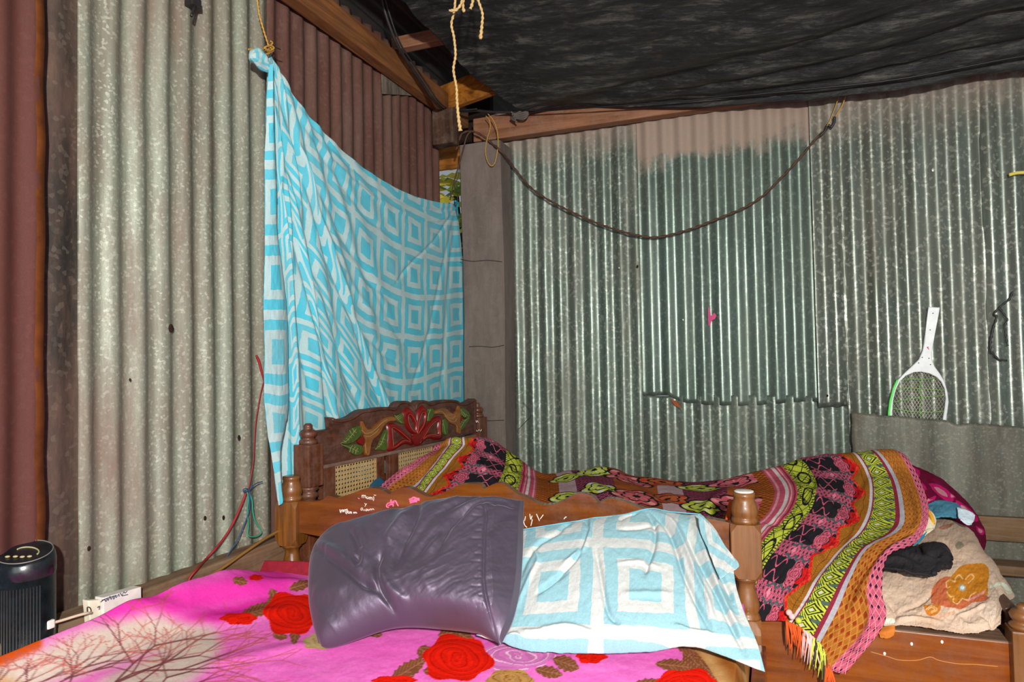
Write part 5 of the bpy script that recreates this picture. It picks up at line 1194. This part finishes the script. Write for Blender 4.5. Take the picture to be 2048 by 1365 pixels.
CRc = [([(200, 1120), (330, 1060), (420, 980)], 4, -.006), ([(560, 1150), (650, 1120), (760, 1060)], 4, .006), ([(780, 900), (850, 1000), (830, 1150)], 5, -.007), ([(700, 1130), (780, 1180), (800, 1240)], 4, -.006), ([(540, 1130), (620, 1200), (700, 1210)], 4, .006), ([(160, 1170), (300, 1160), (480, 1190)], 4, .006), ([(820, 850), (880, 950), (930, 990)], 4, -.005), ([(640, 540), (720, 640), (780, 760)], 5, -.005), ([(400, 620), (560, 690), (700, 680)], 7, .004), ([(120, 1060), (160, 1120), (160, 1200)], 4, -.006)]
dsp = .003*fbm(gx/18, gy/14, 5)+.0015*fbm(gx/5, gy/7, 6)
for p_, w, am in CRc: dsp += crease(gx, gy, [zc(*q) for q in p_], w, am)
Nn = normals(PC); PC = PC+Nn*dsp[..., None]
C = np.zeros(gx.shape+(3,)); C[:] = (204, 176, 152)
C += (fbm(gx/30, gy/12, 9)*14)[..., None]*np.array([1, .9, .8])+(fbm(gx/60, gy/50, 19)*10)[..., None]*np.array([.3, .8, 1])
px, py = gx, gy
def zpoly(pts, col, a=1.0, s=zc):
    mk = inpoly(px, py, curve([s(*q) for q in pts+[pts[0]]], len(pts)*5)[:-1]); C[mk] = C[mk]*(1-a)+np.array(col, float)*a
zpoly([(395, 1060), (400, 980), (440, 920), (500, 890), (560, 900), (640, 950), (760, 1010), (750, 1045), (660, 1060), (600, 1100), (540, 1095), (460, 1080)], (196, 104, 66))
zpoly([(545, 870), (590, 825), (660, 805), (745, 808), (775, 860), (765, 940), (765, 1000), (700, 1000), (640, 1020), (600, 1040), (540, 1060), (500, 1020), (510, 960), (500, 920)], (196, 124, 34))
def stroke(pts, w, col, s=zc, a=.85):
    global C
    d, _ = segdist(px, py, curve([s(*q) for q in pts], len(pts)*5)); k = (1-sst(w*.5, w*.5+1, d))*a; C = C*(1-k[..., None])+np.array(col, float)*k[..., None]
for p_ in [[(495, 930), (520, 910), (550, 925), (555, 900), (580, 880), (605, 905)], [(620, 910), (650, 880), (675, 895), (640, 930)], [(500, 990), (520, 1020), (545, 1020), (540, 1050), (570, 1065), (600, 1030)], [(600, 1030), (640, 1040), (655, 1010), (690, 990)], [(495, 930), (500, 960), (520, 960)]]: stroke(p_, 1.6, (236, 190, 130))
d = np.hypot((px-zc(600, 962)[0])/9, (py-zc(600, 962)[1])/8); k = (1-sst(.5, 1.1, d))[..., None]; C = C*(1-k)+np.array((170, 170, 172))*k; k = (1-sst(.3, .6, d))[..., None]; C = C*(1-k)+np.array((220, 240, 230))*k
for k_ in range(7): stroke([(640+k_*16, 1050-k_*9), (655+k_*16, 1030-k_*9)], 1.8, (226, 150, 140))
zpoly([(345, 1075), (450, 1070), (455, 1110), (420, 1145), (370, 1135)], (196, 118, 44)); 
for r_ in (8, 14): stroke([(400-r_*2.6, 1105), (400, 1105-r_*1.8), (400+r_*2.6, 1105), (400, 1105+r_*1.6)], 1.5, (226, 180, 120))
zpoly([(440, 575), (500, 550), (545, 548), (520, 570), (470, 585)], (184, 130, 104)); zpoly([(550, 690), (580, 665), (610, 700), (570, 718)], (150, 140, 116)); zpoly([(470, 705), (520, 705), (510, 725), (470, 728)], (200, 140, 120))
for k_ in range(6): zpoly([(390+k_*28, 1160-k_*8), (408+k_*28, 1150-k_*8), (412+k_*28, 1170-k_*8), (394+k_*28, 1180-k_*8)], (214, 152, 112), .6)
zpoly([(780, 945), (860, 920), (930, 985), (900, 1000), (850, 945), (785, 965)], (214, 226, 200), .8); zpoly([(90, 1170), (150, 1160), (160, 1190), (80, 1200)], (206, 222, 200), .8)
zpoly([(700, 900+200), (780, 1060), (840, 1100), (800, 1200), (740, 1170)], (216, 196, 176), .5)
o = gridmesh('bedsheet', PC, m_attr('cream_cotton', .9, .1, .0, .2), col=C, thick=.004); tag(o, 'cream bedsheet with an orange flower print bunched at the foot of the rear bed', 'bedsheet')
# orange toe of something poking out under the sheet
def blob(name, px_, py_, Y_, r, mat, label, cat, R=None, parent=None):
    o = MB().ellip(atY(px_, py_, Y_), r, 20, 12, R).build(name, mat, parent)
    if label: tag(o, label, cat)
    return o
cl = net([[(1758, 1256, 1.96), (1780, 1252, 1.955), (1790, 1252, 1.955)], [(1757, 1266, 1.948), (1776, 1264, 1.942), (1790, 1262, 1.945)], [(1760, 1276, 1.945), (1775, 1278, 1.942), (1788, 1272, 1.945)]], 30, 30)
tag(gridmesh('cloth', atY(cl[..., 0], cl[..., 1], cl[..., 2])+.001*fbm(cl[..., 0]/4, cl[..., 1]/4, 3)[..., None], m_plain('orange_cloth', L4(196, 112, 34), .8), thick=.003), 'corner of orange cloth sticking out beside the throw on the bed ledge', 'cloth')
# magenta flowered blanket behind
rows = [[(1795, 905, 2.98), (1812, 925, 3.0), (1870, 950, 3.02), (1915, 985, 3.02), (1950, 1025, 3.0), (1972, 1070, 2.98), (1968, 1102, 2.92)],
        [(1800, 925, 2.85), (1825, 948, 2.86), (1872, 968, 2.88), (1910, 1000, 2.86), (1940, 1035, 2.84), (1958, 1072, 2.82), (1960, 1100, 2.8)],
        [(1812, 960, 2.72), (1838, 975, 2.72), (1872, 988, 2.74), (1904, 1012, 2.74), (1930, 1040, 2.72), (1946, 1066, 2.70), (1952, 1090, 2.7)],
        [(1830, 1005, 2.6), (1850, 1005, 2.62), (1876, 1004, 2.64), (1900, 1020, 2.66), (1922, 1042, 2.66), (1938, 1060, 2.66), (1946, 1082, 2.66)],
        [(1845, 1050, 2.55), (1858, 1034, 2.58), (1878, 1016, 2.62), (1898, 1026, 2.64), (1916, 1048, 2.65), (1932, 1060, 2.65), (1942, 1080, 2.65)]]
G = net(rows, 200, 300); gx, gy = G[..., 0], G[..., 1]; px, py = gx, gy
Pm = atY(gx, gy, G[..., 2]); Nn = normals(Pm)
dsp = .004*fbm(gx/16, gy/16, 8)
for p_, w, am in [([(310, 200), (420, 260), (560, 400), (680, 520)], 4, .006), ([(300, 330), (420, 380), (560, 430), (690, 560)], 4, -.008), ([(230, 130), (330, 280), (360, 400)], 4, -.006)]: dsp += crease(gx, gy, [zc(*q) for q in p_], w, am)
Pm += Nn*dsp[..., None]
C = np.zeros(gx.shape+(3,)); C[:] = (116, 10, 52); C += (fbm(gx/20, gy/20, 4)*14)[..., None]
for pts in [[(210, 115), (250, 160), (320, 200), (290, 230), (240, 180)], [(255, 205), (320, 205), (310, 270), (270, 240)], [(270, 255), (330, 270), (370, 320), (320, 330), (280, 300)], [(380, 285), (430, 290), (500, 340), (540, 400), (480, 385), (420, 340)], [(300, 360), (350, 400), (330, 430)], [(370, 370), (430, 365), (410, 395), (350, 420)], [(550, 400), (620, 430), (680, 480), (700, 530), (640, 520), (570, 440)], [(620, 450), (650, 500), (630, 500)], [(690, 560), (740, 590), (735, 620), (700, 600)], [(400, 400), (470, 420), (430, 440)], [(510, 350), (550, 380), (520, 385)]]:
    zpoly(pts, (216, 30, 116), .9); c_ = np.mean(pts, 0); zpoly([tuple(c_+(np.array(q)-c_)*.55) for q in pts], (228, 176, 168), .8)
o = gridmesh('blanket', Pm, m_attr('magenta_plush', .9, .08, .0, .2), col=C, thick=.005); tag(o, 'dark magenta floral blanket heaped against the flat tin at the right', 'blanket')
# folded jeans
rows = [[(1856, 1012, 2.60), (1880, 1005, 2.62), (1912, 1010, 2.62)], [(1860, 1028, 2.55), (1885, 1024, 2.55), (1922, 1022, 2.58)], [(1862, 1042, 2.50), (1890, 1036, 2.52), (1918, 1040, 2.55)]]
G = net(rows, 40, 70); jp = atY(G[..., 0], G[..., 1], G[..., 2]); jp += normals(jp)*(.008+.003*fbm(G[..., 0]/9, G[..., 1]/6, 3))[..., None]
jn = tag(gridmesh('jeans', jp, m_plain('blue_denim', L4(70, 124, 146), .9, .2, 0, .25, 300), thick=.006), 'folded light blue jeans on the cream sheet below the magenta blanket', 'jeans')
G = net([[(1912, 1020, 2.56), (1935, 1026, 2.56), (1945, 1034, 2.56)], [(1914, 1035, 2.52), (1932, 1042, 2.52), (1942, 1046, 2.53)], [(1918, 1044, 2.5), (1930, 1052, 2.5), (1936, 1055, 2.5)]], 30, 30); jp = atY(G[..., 0], G[..., 1], G[..., 2]); jp += normals(jp)*(.010+.003*fbm(G[..., 0]/7, G[..., 1]/5, 3))[..., None]
tag(gridmesh('cloth', jp, m_plain('pale_blue_cotton', L4(196, 212, 220), .9), thick=.004), 'crumpled pale blue rag right beside the folded jeans', 'cloth')
# yellow-white cloth edge and blue piece between throw and sheet
G = net([[(1850, 1020, 2.5), (1860, 1030, 2.48), (1866, 1045, 2.46)], [(1846, 1045, 2.44), (1856, 1050, 2.42), (1862, 1058, 2.42)], [(1838, 1070, 2.38), (1848, 1078, 2.36), (1856, 1070, 2.38)]], 30, 30); jp = atY(G[..., 0], G[..., 1], G[..., 2]); jp += normals(jp)*(.012)
tag(gridmesh('shirt', jp, m_plain('white_yellow_cotton', L4(226, 214, 180), .9), thick=.004), 'sliver of white garment poking out between throw and cream sheet', 'shirt')
MB().tube([atY(x, y, Y_) for x, y, Y_ in [(1852, 1018, 2.46), (1862, 1032, 2.44), (1866, 1048, 2.42)]], .006, 6).build('yellow_trim', m_plain('yellow_trim', L4(210, 150, 30), .8), bpy.data.objects['shirt'])
G = net([[(1812, 1088, 2.24), (1835, 1082, 2.26), (1852, 1072, 2.3)], [(1810, 1098, 2.2), (1832, 1096, 2.22), (1848, 1084, 2.26)]], 20, 30); jp = atY(G[..., 0], G[..., 1], G[..., 2]); jp += normals(jp)*(.014)
tag(gridmesh('cloth', jp, m_plain('teal_cotton', L4(40, 136, 164), .9), thick=.004), 'teal cloth scrap showing just above the black cloth', 'cloth')
# black cloth
rows = [[(1757, 1118, 2.18), (1775, 1106, 2.2), (1800, 1096, 2.22), (1832, 1104, 2.22), (1858, 1096, 2.24), (1880, 1096, 2.24), (1884, 1104, 2.22)],
        [(1755, 1128, 2.14), (1778, 1122, 2.14), (1805, 1115, 2.15), (1838, 1118, 2.15), (1862, 1112, 2.16), (1884, 1112, 2.18), (1888, 1122, 2.18)],
        [(1758, 1138, 2.10), (1785, 1138, 2.10), (1815, 1138, 2.10), (1845, 1136, 2.10), (1866, 1134, 2.11), (1882, 1132, 2.13), (1886, 1134, 2.14)],
        [(1768, 1145, 2.08), (1795, 1150, 2.06), (1822, 1156, 2.05), (1846, 1160, 2.05), (1862, 1162, 2.05), (1870, 1158, 2.06), (1878, 1148, 2.08)]]
G = net(rows, 120, 220); jp = atY(G[..., 0], G[..., 1], G[..., 2]); gx, gy = G[..., 0], G[..., 1]
dsp = .016+.004*fbm(gx/12, gy/9, 13)+crease(gx, gy, [(1836, 1100), (1850, 1116), (1868, 1120), (1880, 1112)], 4, -.012)+crease(gx, gy, [(1800, 1112), (1835, 1126), (1868, 1128)], 5, .008)+crease(gx, gy, [(1768, 1132), (1800, 1128), (1840, 1145)], 5, .006)
M_blk2, nt, b = _mat('black_cloth', .85, .2); b.inputs['Base Color'].default_value = L4(38, 35, 38); b.inputs['Sheen Weight'].default_value = .0
jp += normals(jp)*dsp[..., None]
tag(gridmesh('cloth', jp, M_blk2, thick=.006), 'crumpled black cloth lying on the cream sheet beside the throw', 'cloth')
# blue garment pieces against the headboard
G = net([[(738, 975, 2.12), (748, 962, 2.16), (760, 955, 2.2)], [(742, 990, 2.1), (756, 982, 2.14), (775, 970, 2.2)], [(746, 1010, 2.05), (765, 1005, 2.1), (785, 995, 2.15)]], 30, 30); jp = atY(G[..., 0], G[..., 1], G[..., 2])
tag(gridmesh('cloth', jp, m_plain('navy_teal_cotton', L4(22, 74, 104), .9), thick=.01), 'dark blue cloth edge between the cane headboard and the throw', 'cloth')
G = net([[(822, 916, 2.5), (832, 908, 2.52), (848, 910, 2.5)], [(824, 922, 2.46), (836, 918, 2.48), (850, 918, 2.46)], [(826, 936, 2.4), (840, 934, 2.42), (856, 930, 2.42)]], 30, 30); jp = atY(G[..., 0], G[..., 1], G[..., 2])
tag(gridmesh('cloth', jp, m_plain('blue_cotton', L4(30, 96, 140), .9), thick=.01), 'bit of blue cloth above the throw in front of the far cane panel', 'cloth')

# ---------------- the woven throw
T = {
0: (0.0, [(880, 893, 2.5), (862, 905, 2.42), (840, 915, 2.34), (815, 932, 2.26), (790, 948, 2.2), (765, 968, 2.12), (752, 985, 2.06), (745, 1030, 2.02)]),
1: (.06, [(893, 886, 2.5), (878, 900, 2.42), (858, 915, 2.34), (835, 934, 2.26), (810, 952, 2.2), (785, 972, 2.12), (772, 992, 2.06), (762, 1040, 2.02)]),
2: (.17, [(908, 878, 2.5), (895, 892, 2.42), (880, 912, 2.34), (862, 935, 2.26), (842, 955, 2.2), (822, 978, 2.12), (812, 998, 2.06), (800, 1050, 2.02)]),
3: (.28, [(932, 877, 2.52), (925, 893, 2.44), (905, 915, 2.36), (885, 940, 2.28), (866, 962, 2.2), (846, 988, 2.12), (836, 1006, 2.06), (825, 1060, 2.02)]),
4: (.45, [(962, 876, 2.56), (955, 895, 2.48), (940, 918, 2.38), (920, 945, 2.28), (902, 970, 2.2), (888, 998, 2.12), (880, 1020, 2.06), (870, 1070, 2.02)]),
5: (.62, [(990, 884, 2.6), (985, 905, 2.5), (975, 928, 2.4), (960, 955, 2.3), (948, 982, 2.22), (940, 1008, 2.14), (935, 1030, 2.08), (930, 1080, 2.02)]),
6: (.80, [(1030, 912, 2.7), (1028, 928, 2.58), (1022, 948, 2.46), (1014, 970, 2.36), (1007, 994, 2.26), (1002, 1018, 2.17), (1000, 1042, 2.09), (1000, 1090, 2.02)]),
7: (.98, [(1090, 948, 2.85), (1092, 958, 2.7), (1092, 972, 2.55), (1092, 990, 2.4), (1090, 1010, 2.3), (1090, 1032, 2.2), (1090, 1060, 2.1), (1090, 1110, 2.02)]),
8: (1.2, [(1200, 942, 2.85), (1210, 952, 2.7), (1215, 966, 2.55), (1220, 985, 2.4), (1225, 1005, 2.3), (1230, 1032, 2.2), (1235, 1064, 2.1), (1240, 1116, 2.02)]),
9: (1.5, [(1380, 966, 2.85), (1388, 974, 2.7), (1390, 986, 2.56), (1393, 1002, 2.43), (1394, 1024, 2.3), (1395, 1052, 2.18), (1395, 1088, 2.08), (1395, 1145, 1.98)]),
10: (1.75, [(1540, 938, 2.75), (1560, 955, 2.6), (1575, 985, 2.42), (1562, 1022, 2.26), (1532, 1052, 2.16), (1505, 1088, 2.07), (1485, 1130, 1.99), (1470, 1190, 1.93)]),
11: (2.0, [(1622, 914, 2.72), (1652, 942, 2.56), (1662, 985, 2.38), (1642, 1032, 2.22), (1602, 1075, 2.1), (1562, 1125, 2.0), (1532, 1180, 1.925), (1512, 1238, 1.905)]),
12: (2.37, [(1705, 906, 2.7), (1738, 950, 2.55), (1742, 1010, 2.36), (1722, 1062, 2.2), (1680, 1100, 2.09), (1640, 1150, 1.99), (1612, 1200, 1.92), (1582, 1246, 1.905)]),
13: (2.48, [(1748, 900, 2.7), (1790, 950, 2.55), (1808, 1018, 2.34), (1800, 1058, 2.22), (1735, 1098, 2.08), (1702, 1155, 1.98), (1676, 1218, 1.915), (1640, 1288, 1.895)]),
14: (2.59, [(1785, 900, 2.7), (1822, 950, 2.55), (1842, 1020, 2.34), (1828, 1068, 2.22), (1762, 1108, 2.07), (1734, 1172, 1.97), (1732, 1250, 1.91), (1660, 1338, 1.885)]),
15: (2.65, [(1803, 908, 2.7), (1838, 955, 2.55), (1858, 1025, 2.34), (1836, 1082, 2.2), (1776, 1114, 2.06), (1764, 1180, 1.96), (1768, 1248, 1.905), (1690, 1350, 1.88)])}
rows = []
for r in range(8): rows.append([list(atY(*map(float, T[c][1][r])))+[T[c][0]]+list(T[c][1][r][:2]) for c in range(16)])
back = []
for c in range(16):
    p = rows[0][c]; back.append([p[0], min(p[1]+.32, 3.06), max(.60, p[2]-.16), p[3], p[4]+6, p[5]-2])
ctrl = np.array([back]+rows)   # 9 x 16 x 6
nr_, nc_ = 640, 1500
cw = np.interp(np.linspace(0, 1, nc_), np.linspace(0, 1, 16), np.arange(16))
G = np.einsum('ia,abk,jb->ijk', crw(9, nr_), ctrl, crw(16, nc_))
PT = G[..., :3].copy(); gx, gy = proj(PT)
Uf = G[..., 3]
dl_ = np.linalg.norm(np.diff(PT, axis=0), axis=2); Vm = np.concatenate([np.zeros((1, nc_)), np.cumsum(dl_, 0)], 0); Vm = Vm*.35+Vm.mean(1, keepdims=True)*.65
Nn = normals(PT)
dsp = .0035*fbm(Uf*9, Vm*9, 3)+.0015*fbm(Uf*25, Vm*25, 4)
CRt = [([(1470, 980), (1420, 1010), (1400, 1060)], 10, .012), ([(1250, 950), (1300, 975), (1340, 1000)], 9, -.010), ([(1120, 945), (1170, 965), (1240, 1000)], 9, .010), ([(980, 890), (1040, 940), (1110, 960)], 6, -.008), ([(930, 880), (960, 930), (1000, 980)], 7, .008), ([(1180, 945), (1210, 942), (1250, 955)], 8, .012),
       ([(1740, 940), (1700, 1010), (1690, 1080), (1600, 1180)], 8, -.006), ([(1560, 960), (1640, 1000), (1700, 1060)], 9, .008), ([(1520, 1040), (1600, 1060), (1660, 1120)], 8, -.007), ([(1790, 930), (1830, 1000), (1830, 1060), (1740, 1120)], 8, .010), ([(1840, 1060), (1770, 1095), (1720, 1160), (1690, 1240)], 6, -.012), ([(1710, 1180), (1740, 1240), (1700, 1320)], 8, .010), ([(1560, 1180), (1600, 1210), (1660, 1200)], 6, .006), ([(820, 930), (790, 960), (770, 990)], 6, .006), ([(880, 905), (850, 940), (830, 985)], 6, -.006), ([(760, 820), (790, 960)], 4, 0), ([(1690, 1240), (1640, 1290)], 5, -.006), ([(1600, 920), (1640, 960), (1620, 1020)], 8, .008), ([(1455, 960), (1500, 985), (1480, 1040)], 7, -.007), ([(1030, 925), (1000, 960), (980, 1000)], 6, .007)]
for p_, w, am in CRt: dsp += crease(gx, gy, p_, w, am*1.25)
PT += Nn*dsp[..., None]
PT[..., 2] = np.where(PT[..., 1] > 1.96, np.maximum(PT[..., 2], ZT+.004), PT[..., 2])
# woven pattern, as a function of fabric coordinates in metres
d = np.minimum(Uf, 2.65-Uf); v = Vm; side = Uf > 1.3
C = np.zeros(Uf.shape+(3,))
def setc(mk, col): C[mk] = col
def tri(x): return np.abs((x % 1.0)-.5)*2
def net_(a, b, p): # diamond net lines 0..1 distance
    return np.minimum(tri((a+b)/p), tri((a-b)/p))
YG, BK_, PK, OC, OR, RD, MR, GY = (196, 206, 66), (34, 32, 36), (204, 92, 118), (170, 110, 36), (196, 96, 28), (196, 30, 30), (140, 44, 62), (176, 172, 178)
m_ = d < .06; dn_ = net_(d, v*.8, .022); C[m_] = PK; dia = (tri(d/.022+.5*0)+tri(v/.026)); setc(m_ & (dia > 1.35), (62, 26, 56)); setc(m_ & (dn_ < .14), (232, 140, 150))
m_ = (d >= .06) & (d < .17); dia = tri(d/.024)+tri(v/.026); C[m_] = (172, 104, 40); setc(m_ & (dia > 1.3), (150, 58, 24)); setc(m_ & (net_(d, v*.9, .024) < .16), (190, 130, 56))
m_ = (d >= .17) & (d < .185); setc(m_, GY); m_ = (d >= .185) & (d < .195); setc(m_, MR)
m_ = (d >= .195) & (d < .265); C[m_] = YG
dd_ = (d-.230)/.035; zig = np.abs(((v/.034+dd_*.5) % 1)-.5)*2
dm = np.abs(dd_)*.9+tri(v/.056)*1.1
setc(m_ & ((np.abs(dm-.75) < .10) | (np.abs(dm-.38) < .07)), BK_); setc(m_ & (dm < .22), (196, 200, 190))
setc(m_ & (dm > 1.0) & (np.abs(tri((v+d*.9)/.020)-.5) < .22), BK_); setc(m_ & (dm > 1.35) & (tri((v+.01)/.028) < .4), (78, 100, 84))
m_ = (d >= .265) & (d < .275); setc(m_, MR); m_ = (d >= .275) & (d < .295); setc(m_, (200, 192, 196))
# ochre teeth with red tips
m_ = (d >= .295) & (d < .75)
tooth = tri(v/.15); edge = .35+.11*(1-tooth)
och = m_ & (d < edge)
C[m_] = BK_
st_ = np.abs(tri((d*1.2+v*.5)/.016)-.5)
setc(och, OC); setc(och & (st_ < .2), (112, 66, 18)); setc(och & (np.abs(d-.335-.006*np.sin(v*90)) < .003), (120, 60, 20)); setc(och & (np.hypot((d-.345)/.9, (((v+.075) % .15)-.075)) < .020) & (np.abs(np.cos(4*np.arctan2((((v+.075) % .15)-.075), d-.345))) > .6), (140, 62, 22)); setc(och & (np.abs(d-edge) < .03), RD); setc(och & (np.abs(d-edge) < .03) & (fbm(d*120, v*120, 4) > .1), (224, 70, 40))
def flower(cu, cv, R, col, line, mk):
    du = d-cu; dv = v-cv; r = np.hypot(du, dv)/R; a = np.arctan2(dv, du)
    pet = 1+.14*np.cos(a*8)
    i_ = mk & (r < pet); C[i_] = col
    ln = (np.abs(((r*3.0+.22*np.cos(a*8+r*4)) % 1)-.5) < .12) | (np.abs(np.cos(a*4+r*6)) < .10)
    setc(i_ & ln, line)
inner = m_ & ~och
setc(inner & (d < edge+.055) & (tooth > .62), RD); setc(inner & (d < edge+.055) & (tooth > .62) & (fbm(d*90, v*90, 4) > .12), (150, 20, 26))
# pink lattice bars between the flower panels
lat = inner & (tri(v/.15) < .42)
setc(lat, (52, 30, 40)); l1 = net_(d-.5, v, .036); setc(lat & (l1 < .26), PK); setc(lat & (np.abs(l1-.5) < .05), (226, 130, 150))
dmm = np.abs(d-.62)/.05+tri(v/.15)*1.6; setc(lat & (np.abs(dmm-.8) < .14), PK); setc(lat & (dmm < .35), (226, 130, 150))
for k in range(-1, 22):
    flower(.485, .15*k, .056, (200, 92, 112), (60, 26, 38), inner)
    lf = inner & (np.abs(np.abs(v-.15*k)-.050-.006*np.sin(d*90)) < .005) & (np.abs(d-.52) < .14); setc(lf, (74, 84, 88))
    st2 = inner & (np.abs(np.abs(v-.15*k)-.022-.016*np.sin((d-.6)*70)) < .0035) & (d > .60) & (d < .735); setc(st2, PK)
# yellow-green strip, pink and white stripes
m_ = (d >= .75) & (d < .86); C[m_] = YG; setc(m_ & (net_(d, v, .06) < .10), BK_); setc(m_ & (tri(v/.012) < .4) & ((d < .772) | (d > .838)), (60, 66, 34))
for k in range(-1, 20):
    lf = np.hypot((d-.805)/.030, (v-(.05+.16*k))/.05); setc(m_ & (np.abs(lf-1) < .14), BK_); setc(m_ & (np.abs(d-.805+.02*np.sin(v*60)) < .003) & (lf < 1), BK_)
m_ = (d >= .86) & (d < .94); t_ = (d-.86)/.08; C[m_] = (196, 84, 104)
setc(m_ & (np.abs(t_-.5) < .08), (216, 206, 204)); setc(m_ & (np.abs(t_-.15) < .05), MR); setc(m_ & (np.abs(t_-.85) < .05), (226, 150, 160)); setc(m_ & (np.abs(t_-.30) < .03), (226, 170, 170))
# centre: big bloom motifs
m_ = d >= .94
w1 = fbm(Uf*5, v*5, 31); w2 = fbm(Uf*4+7, v*4, 37)
C[m_] = (168, 88, 40)
setc(m_ & (net_(Uf, v, .018) < .2) & (w1 < .02), (110, 52, 34))
bg2 = m_ & (np.sin(Uf*17+1.0) > .2); C[bg2] = (44, 32, 42); setc(bg2 & (np.abs(net_(Uf, v, .026)-.45) < .18), (190, 80, 110))
oc3 = m_ & ((Uf > 1.62) | (Uf < 1.03)); C[oc3] = (182, 96, 34); setc(oc3 & (net_(Uf, v, .022) < .2), (104, 48, 26))
bg3 = m_ & ~oc3 & (np.sin(Uf*17+2.6) > .75); C[bg3] = (196, 160, 164)
def bloom(cu, cv, R, col, hi, rot=0, n=5, ln=BK_):
    du = Uf-cu; dv = v-cv; r = np.hypot(du, dv)/R; a = np.arctan2(dv, du)+rot
    R0 = .72+.28*np.abs(np.cos(a*n/2)); i_ = (r < R0) & (d > .97)
    C[i_] = col; q_ = r/R0
    setc(i_ & (q_ > .88), ln); setc(i_ & (np.abs(q_-.55) < .05), ln); setc(i_ & (q_ < .5) & (np.abs(np.cos(a*n)) < .3), hi); setc(i_ & (q_ > .6) & (q_ < .86) & (np.abs(np.cos(a*n/2)) > .9), hi)
    setc(i_ & (q_ < .16), ln)
vc = float(np.interp(990, gy[:, np.argmin(np.abs(Uf[300]-1.3))], v[:, np.argmin(np.abs(Uf[300]-1.3))]))
for k in range(-3, 5):
    o_ = k*.30
    bloom(1.06, vc+o_+.04, .075, YG, (228, 226, 150), .4, 4); bloom(1.17, vc+o_-.03, .075, YG, (216, 214, 200), .9, 5); bloom(1.29, vc+o_+.03, .10, (206, 92, 100), (232, 150, 140), .2, 6); bloom(1.40, vc+o_-.02, .085, (196, 104, 60), (216, 60, 50), .5, 5)
    bloom(1.52, vc+o_+.05, .085, YG, (232, 230, 160), .2, 4); bloom(1.62, vc+o_, .085, (214, 96, 110), (236, 150, 150), .6, 5)
C = C*(1+.10*fbm(Uf*260, v*260, 5))[..., None]
rib = .93+.07*np.sin(v*2*np.pi/.0035); C = C*rib[..., None]
thr = gridmesh('throw', PT, m_attr('woven_throw', .92, .06, .0, .35, 700), col=C, thick=.004)
tag(thr, 'multicoloured woven throw with floral, zigzag and net bands covering the heap on the rear bed', 'blanket')
# fringe
hem = PT[-1]
random.seed(3)
fcol = [m_plain('fringe_orange', L4(206, 84, 26), .9), m_plain('fringe_pale_pink', L4(222, 180, 176), .9), m_plain('fringe_yellow_green', L4(188, 194, 70), .9), m_plain('fringe_dark', L4(60, 54, 40), .9)]
xs_h = proj(hem)[0]
mbf = MB(); sel = [j for j in range(nc_) if 1572 < xs_h[j] < 1668 and 1.95 < Uf[-1, j] < 2.6]
js = sorted(set(int(x) for x in np.linspace(sel[0], sel[-1], 60)))
for j in js:
    p = hem[j]; t_ = (j-sel[0])/(sel[-1]-sel[0]); mi = 0 if t_ < .22 else (1 if t_ < .38 else (2 if t_ < .72 else 0))
    if mi == 2 and random.random() < .35: mi = 3
    l = random.uniform(.05, .085) if t_ < .8 else .05; a_ = random.uniform(-.012, .012)
    mbf.tube([p, p+np.array([a_*.5, -.006, -l*.35]), p+np.array([a_, -.004+random.uniform(-.006, .004), -l*.7]), p+np.array([a_*1.4, -.004, -l])], [.0022, .0022, .0018, .0008], 5, 12, mi=mi)
fo = mbf.build('fringe', fcol, thr); fo['kind'] = 'stuff'
for k, (x, y, m2) in enumerate([(1584, 1234, 1), (1597, 1242, 2), (1578, 1226, 1)]):
    MB().ellip(atY(x, y, 1.88), (.008, .008, .008), 12, 8).build('pompom', fcol[m2], thr)
# tassel of the throw dangling behind the front post
MB().tube([atY(x, y, 1.97) for x, y in [(1462, 1000), (1458, 1020), (1454, 1042)]], .006, 6).build('tassel', fcol[0], thr)
